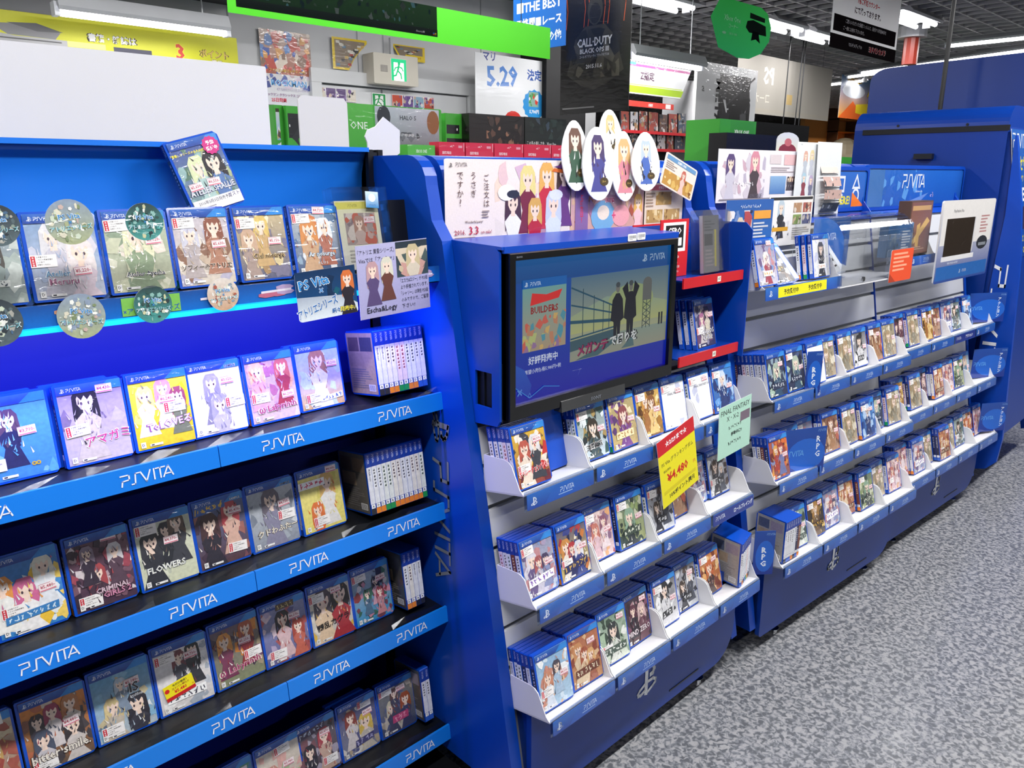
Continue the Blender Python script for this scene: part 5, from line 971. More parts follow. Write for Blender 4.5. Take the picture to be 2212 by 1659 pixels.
for r, p0, p1 in ((0, (2097, 634), (2166, 694)), (1, (2105, 755), (2168, 813)), (2, (2122, 872), (2168, 929))):
    divider(FD, p0, p1, LIPY[r] - .012, 'アクション', 'blue action-genre divider at the far end of the %s row' % ROWN[r], True, 58)
# hanging price and hint cards
p, w, h = rect_f(FB, (1424, 952), (1500, 1068), 1.030)
a = Art(w * .92, h, '#f4e81c', t=.001); a.rect(0, .78, 1, 1, '#d4202a'); a.text('☆2/29まで☆', .5, .85, .09, Wt, 'c', .86, bold=.04); a.text('PS Vita グランキングダム', .5, .6, .07, '#333018', 'c', .86); a.text('税込特価', .2, .5, .04, '#333018', 'c'); a.text('¥4,480', .46, .3, .16, '#d42418', 'c', .74, bold=.05); a.text('円', .92, .32, .05, '#d42418', 'c'); a.text('10%ポイント還元', .55, .08, .08, '#333018', 'c', .8, bold=.03); a.rect(.06, .18, .94, .23, '#e0d018')
poster(a, 'price_card', p + Vector((.034, 0, 0)), 'yellow and red price card reading 4,480 yen, hung aslant', M_PRINT, (0, -.24, 0), 'sign')
p, w, h = rect_f(FB, (1558, 882), (1618, 966), 1.030)
a = Art(w, h, '#b8e4d0', t=.001); a.text('FINAL FANTASY', .5, .82, .1, '#2c3834', 'c', .9, bold=.01); a.text('X・X-2', .42, .68, .09, '#2c3834', 'c', .5); a.rect(.66, .56, .96, .74, '#7a6a78'); a.scrib(7, .5, .5, .07, '#38443e'); a.text('移動中に!!', .55, .36, .08, '#2c3834', 'c', .6, bold=.02); a.scrib(7, .5, .2, .07, '#38443e')
poster(a, 'hint_card', p, 'mint green handwritten card at the end of the upper tray row', M_PRINT, (0, -.06, 0), 'sign')

# ================================================================== TALL END STAND
EX = 4.05
te = empty('end_stand', (EX, 0, 0)); tag(te, 'tall deep blue end stand with a rolled top and slot', 'display stand')
rp = [(0, .09), (0, 1.66)] + [(.09 - .09 * math.cos(math.pi / 2 * i / 8), 1.66 + .085 * math.sin(math.pi / 2 * i / 8)) for i in range(1, 9)] + [(.9, 1.745), (.9, .09)]
MB().prism(rp, 1.72, 'xz', 1.052).obj('body', M_BLUE_D, te, False)
fy = [at(p, 0, EX) for p in ((2202, 222), (2205, 560), (2185, 760), (2165, 950), (2152, 998), (2128, 1012), (2100, 1012))]
fr_ = [at(p, 0, EX) for p in ((2198, 292), (2207, 440), (2205, 560), (2185, 760), (2165, 950), (2152, 998), (2128, 1012), (2095, 1012))]
re_ = [at(p, 0, EX) for p in ((2085, 900), (2112, 770), (2142, 600), (2172, 465), (2194, 292))]
wing = [(v.y, v.z) for v in fr_] + [(v.y, v.z) for v in re_]
MB().prism(wing, .018, 'yz', -.004).obj('side_wing', M_BLUE, te)
MB().prism(wing, .9, 'yz', .882).obj('side_wing', M_BLUE, te)
MB().prism([(1.06, 1.70), (fy[1].y + .03, fy[1].z), (fy[3].y + .03, .25), (1.06, .25)], .88, 'yz', .02).obj('front_board', M_BLUE_D, te)
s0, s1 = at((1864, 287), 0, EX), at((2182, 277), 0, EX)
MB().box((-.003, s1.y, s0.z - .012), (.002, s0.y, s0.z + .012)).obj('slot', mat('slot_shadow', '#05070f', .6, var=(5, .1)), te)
s0 = at((2000, 338), 0, EX); MB().box((-.03, s0.y - .035, s0.z - .012), (0, s0.y + .045, s0.z + .012)).obj('pull_handle', M_BLACK, te)
for py in ((1940, 272), (2090, 269)): s0 = at(py, 0, EX); MB().tube((-.002, s0.y, s0.z), (.001, s0.y, s0.z), .006, 8).obj('screw', M_BLACK, te)
z0 = at((2160, 725), 0, EX - .006); z1 = at((2165, 575), 0, EX - .006); me = letters_mesh('vita_lettering', L_VITA, M_LETTER); o = link('vita_lettering', me, te, (-.006, z1.y + .03, z1.z), (0, math.pi / 2, 0)); o.rotation_euler = Matrix(((0, 0, 0), (0, 0, 0), (0, 0, 0))).to_euler() if 0 else (0, 0, 0)
o.matrix_local = Matrix(((0, 1, 0, -.007), (0, 0, -1, z1.y + .03), (-1, 0, 0, z1.z), (0, 0, 0, 1))) @ Matrix.Diagonal(((z1.z - z0.z) / 2.2, 1, .055, 1))
for x in (.12, .75):
    for y in (1.12, 1.6): MB().tube((x - .012, y, .03), (x + .012, y, .03), .03, 12).obj('caster', M_RUBBER, te); MB().box((x - .015, y - .012, .04), (x + .015, y + .012, .1)).obj('caster_fork', M_CHROME, te)
# printed strip on its front
a = Art(.5, .56, '#1c4aa0', '#2a66bc', t=.002); a.shape(L_VITA, .04, .86, .11, '#f0f4fa'); a.text('アクセサリー', .04, .68, .12, '#e8dc3c', maxw=.6, bold=.02); a.text('Accessory', .05, .6, .06, '#d8cc40', maxw=.3); a.text('HERE!', .05, .44, .12, '#f0f4fa', maxw=.35, bold=.05); a.poly([(.4, .44), (.55, .44), (.4, .6)], '#f07a28'); a.rect(.06, .22, .5, .4, '#3a3458'); a.rect(.1, .25, .3, .3, '#d8d4dc'); a.text('Product filter', .03, .12, .07, '#d8d040', maxw=.5); a.text('Pouch cover', .03, .03, .07, '#d8d040', maxw=.5)
o = a.obj('printed_strip', M_GLOSS, te, (.0, fy[1].y + .028, fy[1].z + .0), (-.155, 0, 0))
# blue partition farther on, ceiling rod
p0, p1 = at((1883, 150), 0, 5.6), at((2215, 240), 0, 5.6)
rr = [(p0.y, 0), (p0.y, p0.z - .08)] + [(p0.y - .12 + .12 * math.cos(math.pi / 2 * i / 5), p0.z - .08 + .08 * math.sin(math.pi / 2 * i / 5)) for i in range(1, 6)] + [(p1.y - .5, p0.z + .03), (p1.y - .5, 0)]
o = MB().prism(rr, 5.66, 'yz', 5.6).obj('partition_board', M_BLUE_D); tag(o, 'big plain blue partition board behind the end stand', 'partition')
q = at((2046, 120), 0, 5.3); o = MB().tube((q.x, q.y, 0.0), (q.x, q.y, CEIL + .34), .013, 10).obj('ceiling_rod', M_BLACK); tag(o, 'thin black rod rising to the ceiling before the partition', 'rod')

# ================================================================== BEHIND THE FRONT ROW
def wires(o, w, h, zt, depth=.0):
    for u in (.12, .88): MB().tube((w * u, depth, h), (w * u, depth, h + max(.05, zt - o.location.z - h)), .0015, 5).obj('hanging_wire', M_BLACK, o)
p, w, h = rect_y((-80, 78), (588, 330), 1.70)
o = MB().prism(roundrect(w, h, .004, 2), .006, 'xz', 0).obj('poster_board', M_WHITE); o.location = p; tag(o, 'large blank white back of a poster board above the black rack', 'sign board'); [MB().tube((u * w, .014, -p.z), (u * w, .014, h * .6), .008, 8).obj('support_pole', M_BLACK, o) for u in (.3, .8)]
MB().box((.1, .006, 0), (.14, .03, h * .7)).obj('board_strut', M_BLACK, o)
p, w, h = rect_y((643, 205), (756, 345), 1.95)
o = MB().prism([(0, 0), (w, 0), (w, h * .92), (w * .93, h), (w * .08, h), (0, h * .93)], .005, 'xz', 0).obj('sign_back', M_WHITE); o.location = p; tag(o, 'white back of a sign with clipped corners', 'sign board'); MB().tube((w / 2, .012, -p.z), (w / 2, .012, h * .6), .006, 8).obj('support_pole', M_BLACK, o)
p, w, h = rect_y((785, 250), (866, 350), 1.74)
o = MB().prism([(.1 * w, 0), (.62 * w, 0), (.98 * w, .2 * h), (1.0 * w, .72 * h), (.55 * w, h), (.32 * w, .78 * h), (.1 * w, .7 * h), (.02 * w, .55 * h), (.08 * w, .42 * h)], .004, 'xz', 0).obj('cutout_back', M_WHITE); o.location = p; tag(o, 'white back of an irregular cutout standing behind the rack', 'sign board'); MB().tube((w / 2, .012, -p.z), (w / 2, .012, h * .6), .006, 8).obj('support_pole', M_BLACK, o)
# shelf run of console boxes
ZS = at((940, 338), 1, 2.05).z
o = empty('back_shelf', (0, 0, 0)); tag(o, 'black-topped shelf run carrying console boxes behind the stands', 'shelf')
MB().box((1.15, 2.05, ZS - .04), (4.6, 2.55, ZS)).obj('shelf_board', M_BLACK, o); MB().box((1.15, 2.08, 0), (4.6, 2.12, ZS - .04)).obj('front_panel', M_BLACK, o); MB().box((1.15, 2.5, 0), (4.6, 2.54, ZS - .04)).obj('rear_panel', M_BLACK, o)
def carton(p0, p1, y, dep, fn, side, label, cat='console box', top=None, name='console_box', base=None):
    p, w, h = rect_y(p0, p1, y)
    if base is not None: h += p.z - base; p.z = base
    t = empty(name, p); tag(t, label, cat); MB().box((0, .0006, 0), (w, dep, h)).obj('carton', mat('carton_' + side.strip('#'), side, .35, coat=.3, var=(10, .06)), t)
    a = Art(w, h, side, t=0); fn(a); a.obj('printed_face', M_GLOSS, t); return t
GR, GR2 = '#3fa535', '#58b84a'
def xb1(a): a.rect(.2, .3, .6, .9, '#8ab0d8', '#d8dce0'); a.blobs(.2, .1, .6, .6, ['#5a4a48', '#c8b070', '#e0e4e8'], 10, rnd, .1); a.rect(.2, .86, .6, .93, '#3a3420')
def xb2(a): a.rect(.1, .35, .95, .85, '#1c1f22'); a.poly([(.3, .35), (.95, .6), (.8, .3), (.95, .15), (.5, .3)], '#2a2d30'); a.ell(.2, .6, .04, .03, '#e8ece8')
def xb3(a):
    a.rect(0, 0, .25, 1, GR, GR2); a.text('ONE', .02, .52, .14, '#f0f6f0', maxw=.2, bold=.0); a.rect(.27, .02, .97, .98, '#5a6068', '#b8c0c8'); a.blobs(.3, .02, .95, .5, ['#6a7078', '#8a9098', '#444a50'], 24, rnd, .12); a.ell(.36, .78, .07, .22, '#2a3038'); a.ell(.9, .72, .07, .24, '#8a5a34'); a.rect(.27, .0, .97, .12, GR)
    a.text('HALO 5', .62, .74, .09, '#3c4248', 'c', .25, bold=.01); a.text('2015.10.27 RELEASE', .56, .42, .05, '#e4e8ec', 'c', .3)
def xb4(a): a.rect(.04, .55, .6, .75, '#1c1f22'); a.rect(.04, .15, .7, .45, '#1c1f22'); a.ell(.5, .65, .03, .03, '#e8ece8'); a.ell(.55, .3, .03, .03, '#e8ece8')
def xb5(a): a.blobs(.3, .0, .95, .95, ['#5a4438', '#3c3430', '#8a6a54', '#2a2624'], 34, rnd, .14)
def xb6(a): a.blobs(.1, .5, .95, .98, ['#2c3c38', '#3c4c58', '#24302c'], 14, rnd, .14); a.text('この先の楽しさを。Xbox One', .4, .34, .1, '#d8dcd8', 'c', .7); a.rect(.0, .05, .15, .3, '#e4e4e4')
carton((590, 226), (616, 322), 2.22, .12, xb1, GR, 'green game package with a race picture beside the white board', 'game package', name='game_package', base=ZS)
carton((617, 228), (652, 322), 2.2, .2, xb2, GR, 'green console box with a black controller', base=ZS)
carton((750, 222), (955, 328), 2.2, .14, xb3, GR, 'wide green console bundle box with a misty grey picture', base=ZS)
carton((962, 244), (1012, 322), 2.24, .2, xb4, GR, 'green console box showing two black devices', base=ZS)
carton((1013, 244), (1132, 330), 2.2, .14, xb5, '#1c1a1a', 'black bundle box with a brown swirling picture', base=ZS)
carton((1134, 252), (1222, 330), 2.2, .12, xb6, '#1c2422', 'dark green bundle box with white slogan', base=ZS)
n = 0
for x0, x1 in ((948, 1004), (1006, 1066), (1068, 1130), (1132, 1190), (1192, 1226)):
    def rd(a): a.text('国際電話', .3, .18, .2, '#f4e4e8', 'c', .35); a.scrib(3, .5, .65, .16, '#f4e4e8'); a.line([(.97, .4), (.97, .95)], .04, '#f0c8d0'); a.rect(.75, .62, .9, .78, '#e8a0b0')
    t = carton((x0, 306 + (x0 - 948) * .03), (x1, 345), 2.06, .05, rd, '#d8294a', ['nearest red card box in the row behind the header', 'second red card box in the row', 'middle red card box in the row', 'fourth red card box in the row', 'last red card box beside the standees'][n], 'card box', name='card_box', base=ZS); t['group'] = 'red card boxes'; n += 1
carton((880, 312), (940, 336), 2.07, .06, lambda a: a.text('XBOX ONE', .5, .3, .3, '#e8f4e8', 'c', .4), GR2, 'low green display tray in front of the bundle box', 'display tray', name='shelf_tray', base=ZS)
# boxes and screens behind the second stand
carton((1556, 256), (1628, 345), 2.25, .2, lambda a: (a.rect(.28, .55, .95, .97, '#3c9a34'), a.text('XBOX ONE', .6, .68, .1, '#f0f6f0', 'c', .55, bold=.02), a.rect(.3, .0, 1, .5, '#141414')), GR, 'green console box with white logo behind the lilac poster', base=ZS)
carton((1571, 286), (1684, 345), 2.12, .1, lambda a: a.blobs(.3, .1, .8, .8, ['#241a1a', '#1a1618'], 6, rnd, .2), '#121214', 'black glossy box in front of the green console box', base=ZS)
MB().box((0, 0, 0), (1, 1, 1))
carton((1630, 262), (1742, 345), 3.2, .3, lambda a: a.rect(.05, .1, .6, .9, '#1a1c20'), '#1c1e22', 'black cabinet beyond the second stand', 'cabinet', name='black_cabinet', base=0)
p, w, h = rect_y((1680, 284), (1724, 330), 1.75)
a = Art(w, h, '#e8e4c8', '#d8dce4', t=.003, outline=[(0, 0), (1, 0), (1, .6)] + [(.5 + .5 * math.cos(t / 8 * math.pi), .6 + .4 * math.sin(t / 8 * math.pi)) for t in range(1, 8)] + [(0, .6)]); a.ell(.5, .1, .4, .35, '#8a2c3c'); a.ell(.5, .5, .16, .2, '#c86a70'); o = poster(a, 'round_topped_card', p, 'small round-topped card standing behind the lilac poster', M_PRINT, None, 'sign'); MB().tube((w / 2, .01, -p.z), (w / 2, .01, h * .5), .006, 8).obj('support_pole', M_BLACK, o)
# ------------------------------------------------------------------ on the back wall
BY = WY - .012
p, w, h = rect_y((558, 60), (678, 232), BY - .01)
a = Art(w, h, '#d8dce4', '#e4d8d0', t=.002); R = random.Random(41); a.rect(0, .42, 1, 1, '#a85a44', '#c8b0a0'); a.blobs(0, .42, 1, 1, ['#c84a38', '#e8d8c8', '#3c5ab0', '#8a6a58', '#e0a050', '#5a88c8'], 60, R, .09); a.blobs(0, .22, 1, .42, ['#5a6ab0', '#c8a8b0', '#3c4a90', '#d8c8d8'], 20, R, .08)
a.text('ファミコン版ロックマン6作', .5, .45, .045, '#e8c040', 'c', .9, bold=.02, out='#7a2c20'); a.text('ROCKMAN', .52, .26, .09, '#4a9ad8', 'c', .9, bold=.04, out=Wt); a.text('CLASSICS COLLECTION', .58, .2, .035, '#f0f0f4', 'c', .6, bold=.02, out='#5a3a90'); a.text('ロックマン クラシックス コレクション', .5, .12, .04, '#8a5a90', 'c', .96, bold=.02); a.text('25日発売', .3, .04, .06, '#d83a58', 'c', .5, bold=.03)
poster(a, 'game_poster', p, 'colourful comic-style poster on the back wall left of the door')
# yellow framed arch poster in two visible wings
c0 = at((716, 78), 1, BY - .015); c1 = at((918, 138), 1, BY - .015)
def wing(name, p0, p1, out, label, txt=None):
    p, w, h = rect_y(p0, p1, BY - .012); R = random.Random(len(label)); a = Art(w, h, '#e8c818', t=.002, outline=out); 
    q = [(.5 + (x - .5) * .86, .5 + (y - .5) * .86) for x, y in out]; a.poly(q, '#8a7a68'); cx = sum(x for x, y in q) / len(q); cy = sum(y for x, y in q) / len(q)
    for i in range(36):
        t = R.random(); k = R.randrange(len(q)); u, v = cx + (q[k][0] - cx) * t * .85, cy + (q[k][1] - cy) * t * .85; a.rect(u - .05, v - .04, u + .05, v + .04, R.choice(['#a83c34', '#d8d4c8', '#3c4a40', '#c8a860', '#2c2c30', '#6a88a0']))
    if txt: a.rect(.4, .05, 1, .4, '#f0d020'); a.text(txt, .68, .16, .16, '#8a2c1c', 'c', .5, bold=.03)
    poster(a, name, p, label)
wing('arch_poster', (716, 78), (795, 156), [(0, 0), (.45, .0), (.6, .35), (.8, .65), (1, .9), (1, 1), (.0, 1)], 'yellow-edged comic poster wing beside the exit light')
wing('arch_poster', (846, 94), (918, 136), [(.25, .0), (1, .0), (1, 1), (0, 1)], 'yellow-edged poster wing behind the exit light', 'ヨドバシカメラ')
# emergency exit light box
p, w, h = rect_y((806, 112), (904, 188), WY - .14)
t = empty('exit_light', p); tag(t, 'emergency exit light box with green running figure', 'exit sign'); MB().prism(roundrect(w, h, .01, 3), .13, 'xz', 0).obj('housing', mat('cream_housing', '#d8d2c4', .4, var=(6, .03)), t)
def runner(a, c):
    a.ell(.52, .8, .09, .08, c, 10); a.line([(.5, .7), (.42, .45)], .1, c); a.line([(.48, .66), (.7, .6), (.78, .48)], .055, c); a.line([(.46, .64), (.26, .58), (.2, .46)], .055, c); a.line([(.44, .46), (.62, .32), (.66, .12)], .07, c); a.line([(.4, .44), (.3, .25), (.12, .2)], .07, c)
a = Art(w * .34, h * .72, '#eafff4', t=.001); a.rect(.0, .0, .16, 1, '#18b474'); a.rect(.84, .0, 1, 1, '#18b474'); a.rect(.0, .84, 1, 1, '#18b474'); runner(a, '#10a868'); a.obj('lit_panel', M_LIGHTBOX, t, (w * .38, -.003, h * .14)); MB().box((w * .15, -.002, h * .4), (w * .3, .0, h * .62)).obj('speaker_grille', mat('warm_grey', '#a8a29a', .6, var=(60, .1)), t)
MB().box((w * .5, .06, h), (w * .56, .08, h + .12)).obj('stem', M_HOUSE, t)
p, w, h = rect_y((803, 200), (835, 236), WY - .028); a = Art(w, h, '#f4f8f4', t=.0008); a.rect(.05, .05, .95, .95, '#1f9a50'); a.rect(.22, .1, .8, .85, '#f4f8f4'); runner(a, '#1f9a50'); poster(a, 'exit_sticker', p, 'small green exit sticker on the white door', M_PRINT, None, 'sign')
for p0, p1, sd, lb in (((680, 186), (770, 222), 44, 'strip of purple comic panels on the door'), ((846, 203), (938, 240), 45, 'strip of colourful comic panels right of the exit sticker')):
    p, w, h = rect_y(p0, p1, WY - .028); a = Art(w, h, '#e4e0e4', t=.001); R = random.Random(sd)
    for k in range(4): a.rect(k * .25 + .01, .05, k * .25 + .24, .95, R.choice(['#5a3c78', '#8ab0c8', '#c8503c', '#e0d8c8', '#6a4a90'])); a.blobs(k * .25 + .01, .05, k * .25 + .24, .95, ['#e8e4e0', '#33303c', '#c8b0a0', '#7a5a98'], 9, R, .22)
    poster(a, 'comic_strip', p, lb)
p, w, h = rect_y((1026, 112), (1182, 330), WY - .25)
a = Art(w, h, '#eef0f2', t=.004); a.text('マリ', .18, .93, .09, '#2a3c90', 'c', .6, bold=.03); a.text('5.29', .36, .68, .22, '#2a7ad0', 'c', .66, bold=.07, rot=4); a.text('決定', .8, .78, .12, '#2a5ab0', 'c', .3, bold=.03); a.poly([(.8 + .17 * (1 if i % 2 else .9) * math.cos(i * math.pi / 14), .52 + .17 * (1 if i % 2 else .9) * math.sin(i * math.pi / 14)) for i in range(28)], '#2a96dc'); a.rect(.72, .5, .86, .66, '#8ab0a0'); a.blobs(.72, .5, .86, .66, ['#d83c30', '#e8e8e8', '#4a9a50'], 10, rnd, .04); a.text('5,700円', .8, .42, .05, Wt, 'c', .26, bold=.03); a.ell(.5, .34, .12, .1, '#d8342c', 14); a.ell(.52, .12, .16, .14, '#3c5cb8', 14)
o = poster(a, 'release_poster', p, 'white poster with big blue 5.29 lettering'); 
o = MB().box((0, 0, 0), (.5, .3, CEIL + .3)).obj('pillar_black', mat('black_curtain', '#0d0d10', .7, var=(4, .2))); o.location = (at((1180, 200), 1, 4.7).x, 4.7, 0); o.name = 'black_pillar'; tag(o, 'black pillar behind the dark soldier poster', 'pillar', kind='structure')
# yellow book banner
p, w, h = rect_y((-60, 12), (516, 146), WY - .08)
a = Art(w, h, '#d8d81c', '#dcdc20', t=.004); a.poly([(.04, .6), (.2, .7), (.28, .5), (.26, .3), (.1, .32)], '#8a8a8c'); a.poly([(.1, .66), (.2, .72), (.29, .52), (.2, .48)], '#6a6a6c'); a.poly([(.02, .4), (.12, .3), (.3, .3), (.3, .12), (.06, .12)], '#b8b8ba'); a.rect(.05, .2, .28, .24, '#5a5a5c')
a.text('書籍・雑誌は', .47, .36, .25, '#f8f8f4', 'c', .38, bold=.04, out='#3a2c1c'); a.text('3', .74, .06, .52, '#d8402c', 'c', bold=.08, out='#f0e040'); a.text('ポイント', .89, .24, .26, '#e0c060', 'c', .19, bold=.05, out='#3a2410'); a.text('還元', .9, -.02, .2, '#f0e8d0', 'c', .18, bold=.04, out='#3a2410'); a.rect(.3, .14, .44, .3, '#eef08a'); a.rect(.47, .1, .62, .26, '#3a3a50')
poster(a, 'wall_banner', p, 'yellow book-points banner under the long bare lamp', M_PRINT, None, 'banner')
# ------------------------------------------------------------------ hanging signs
p, w, h = rect_y((484, -70), (1188, 128), 2.2)
a = Art(w, h, '#5cd23a', '#66dc44', t=0); R = random.Random(51); a.rect(.02, .16, .57, 1, '#2c3434', '#39423f'); a.blobs(.03, .3, .55, 1, ['#4a5450', '#33403e', '#6a7470', '#2c3c40', '#5a8088'], 60, R, .1); a.rect(.02, .16, .57, .36, '#2a3230', '#333c3a')
a.text('Microsoft Studios', .06, .58, .07, '#d0d8d4', maxw=.06, flip=True); a.text('343', .13, .5, .09, '#e0e6e4', maxw=.06, bold=.03, flip=True); a.text('INDUSTRIES', .13, .45, .03, '#c8d0cc', maxw=.06, flip=True); a.text('Microsoft', .5, .22, .06, '#d8dcd8', maxw=.05, flip=True)
for i, c in enumerate(('#e8502c', '#7ab83c', '#2c98d8', '#e8b030')): a.rect(.555 + (i % 2) * .006, .2 + (i // 2) * .035, .56 + (i % 2) * .006, .23 + (i // 2) * .035, c)
o = poster(a, 'hanging_banner', p, 'wide lime green hanging banner with a dark mirrored picture', M_BANNER, None, 'hanging sign'); wires(o, w, h, CEIL + .352, .002)
def hang_x(a, name, p, label, w, h): o = poster(a, name, p, label, M_GLOSS, (0, 0, RX), 'hanging sign'); wires(o, w, h, CEIL + .352, .002); return o
p, w, h = rect_x((1109, -70), (1221, 98), 2.45)
a = Art(w, h, '#1d6cc8', '#2474d0', t=.004, back='#1d6cc8')
for i, tx in enumerate(('', '■本体・メモリ', '■THE BEST', '■格闘■レース', '■学習■その他')): a.text(tx, .07, .82 - i * .185, .12, '#f0f6fc', maxw=.86, bold=.04)
hang_x(a, 'category_sign', p, 'blue hanging category sign reading THE BEST', w, h)
p, w, h = rect_x((1214, -60), (1357, 238), 2.62)
a = Art(w, h, '#121110', '#1c1614', t=.003, back='#222222')
for u in (.08, .34, .4, .62, .68, .9): a.line([(u, .98), (u, .82), (u + .02, .72), (u, .6)], .006, '#e8602c')
R = random.Random(52); a.poly([(.1, .28), (.22, .52), (.36, .6), (.64, .6), (.8, .5), (.92, .28), (.7, .2), (.5, .16), (.3, .2)], '#2c2a26', '#4a463c'); a.blobs(.16, .24, .86, .58, ['#2a2824', '#3c3a32', '#1c1b1a', '#5a564a'], 26, R, .08); a.ell(.5, .7, .11, .1, '#4c4a40', 14); a.ell(.5, .68, .08, .07, '#2c2a28', 12)
a.text('CALL·DUTY', .5, .46, .06, '#f4f4f4', 'c', .5, bold=.07); a.text('BLACK OPS III', .5, .415, .035, '#e8e8e8', 'c', .42, bold=.04); a.text('コール オブ デューティ ブラックオプスIII', .5, .385, .02, '#d8d8d8', 'c', .42); a.text('2015.11.6', .5, .31, .03, '#e8e8e8', 'c', .24, bold=.02); a.lines(.04, .03, .9, .05, 1, '#6a6a6a', R)
hang_x(a, 'soldier_poster', p, 'tall black hanging poster with red lines and armoured figure', w, h)
p, w, h = rect_y((1538, -14), (1660, 138), 3.0)
a = Art(w, h, '#2f9a5c', '#3cb454', t=0, outline=[(.14, .12), (.45, .0), (.65, .02), (.85, .16), (.98, .42), (1, .68), (.92, .92), (.8, 1), (.14, 1), (0, .62)]); a.text('Xbox One', .34, .62, .1, '#e4fcec', 'c', .48, bold=.008); a.text('コーナー', .36, .5, .075, '#e4fcec', 'c', .3, bold=.008); a.ell(.22, .4, .03, .025, '#c8ecd4'); a.text('XBOX ONE', .36, .385, .04, '#c8ecd4', 'c', .26, bold=.01); a.poly([(.62, .86), (.88, .82), (.88, .74), (.62, .76)], '#2a2d30'); a.poly([(.58, .7), (.68, .74), (.9, .68), (.92, .5), (.62, .5), (.56, .58)], '#26292c'); a.poly([(.68, .54), (.78, .54), (.82, .34), (.74, .4), (.66, .36)], '#1c1f22')
o = poster(a, 'hexagon_sign', p, 'green rounded hexagon sign hanging above the booth', M_BANNER, None, 'hanging sign'); wires(o, w, h, CEIL + .352, .002)
p, w, h = rect_y((1806, -60), (1932, 136), 2.6)
a = Art(w, h, '#f2f2f4', t=0); a.rect(0, 0, 1, .2, '#1a1618'); a.rect(.03, .24, .97, .47, '#1a1618'); a.text('1階ご相談カウンター', .5, .7, .09, '#d03038', 'c', .9, bold=.04); a.text('にて承っております。', .5, .55, .1, '#33202c', 'c', .86, bold=.03); a.text('ご購入いただいた保護フィルムと、貼付ける機器本体を', .5, .38, .06, '#f0f0f2', 'c', .9); a.text('ご一緒にお持ち下さいませ。', .32, .28, .06, '#f0f0f2', 'c', .5); a.text('マルチメディアの', .36, .07, .06, '#f0f0f2', 'c', .3); a.text('ヨドバシカメラ', .7, .06, .09, '#d83038', 'c', .36, bold=.04, out=Wt)
o = poster(a, 'counter_notice', p, 'black and white hanging notice with red lettering', M_BANNER, None, 'hanging sign'); wires(o, w, h, CEIL + .352, .002)
p, w, h = rect_y((1596, 108), (1788, 262), 4.3)
a = Art(w, h, '#a8a39b', '#98948e', t=0); a.text('PS', .3, .52, .3, '#ece6da', 'c', .5, bold=.03, flip=True); a.text('コーナー', .22, .2, .16, '#cfc9be', 'c', .6, bold=.0, flip=True); a.rect(.5, .22, .56, .4, '#b8a070'); a.rect(.0, .04, 1, .1, '#a8a298')
o = poster(a, 'translucent_banner', p, 'grey hanging banner with pale mirrored PS lettering', M_BANNER, None, 'hanging sign'); wires(o, w, h, CEIL + .352, .002)
for k, (p0, p1) in enumerate((((1738, 90), (1716, 275)), ((1742, 90), (1722, 300)), ((1706, 120), (1690, 280)))):
    a_, b_ = at(p0, 1, 4.2), at(p1, 1, 4.2); a_.z = CEIL + .34; o = MB().tube(a_, b_, .006, 6).obj('loose_cable', M_BLACK); tag(o, ['black cable hanging in front of the grey banner, nearest the pillar side', 'black cable beside the other in front of the grey banner', 'thin cable hanging over the PS lettering'][k], 'cable', 'hanging cables')
# ------------------------------------------------------------------ age-rated booth
bo = empty('rated_booth', (0, 0, 0)); tag(bo, 'age-rated game booth with white sloping header and red strip', 'booth')
p, w, h = rect_y((1330, 126), (1490, 216), 4.25); a = Art(w, h, '#e8eaec', t=.03, back='#e0e0e2', outline=[(0, 0), (.86, 0), (1, 1), (0, 1)]); a.poly([(.0, .86), (.98, .86), (.99, .94), (0, .94)], '#b03c88'); a.rect(0, .9, .25, .99, '#4a9ad8'); a.poly([(0, .04), (.87, .04), (.9, .26), (0, .26)], '#a8cc20'); a.rect(0, .28, .88, .31, '#c8dc60'); a.text('Z指定', .4, .45, .3, '#4a2040', 'c', .5, bold=.05); a.obj('header_board', M_GLOSS, bo, p)
p2, w2, h2 = rect_y((1340, 214), (1455, 238), 4.25); a = Art(w2, h2, '#d8382c', t=.02); a.text('Z指定', .55, .2, .55, '#f8f0ee', 'c', bold=.06); a.rect(.84, .1, .94, .9, '#f4f0ee'); a.obj('red_strip', M_GLOSS, bo, p2)
q0, q1 = at((1340, 238), 1, 4.3), at((1470, 345), 1, 4.3)
MB().box((q0.x, 4.45, 0), (q1.x, 4.5, q0.z)).obj('back_panel', M_BLACK, bo)
zs = [at((1400, y), 1, 4.3).z for y in (285, 322)]
for z in zs + [.9, .5]: MB().box((q0.x, 4.27, z - .012), (q1.x + .1, 4.45, z)).obj('shelf', M_BLACK, bo); MB().box((q0.x, 4.262, z - .02), (q1.x + .1, 4.272, z + .004)).obj('red_rail', M_RED, bo)
MB().prism([(4.27, 0), (4.27, zs[1]), (4.24, q0.z + .3), (4.6, q0.z + .34), (4.6, 0)], q1.x + .5, 'yz', q1.x + .1).obj('side_wall', mat('booth_white', '#e2e3e6', .4, var=(2, .03)), bo)
k = 0
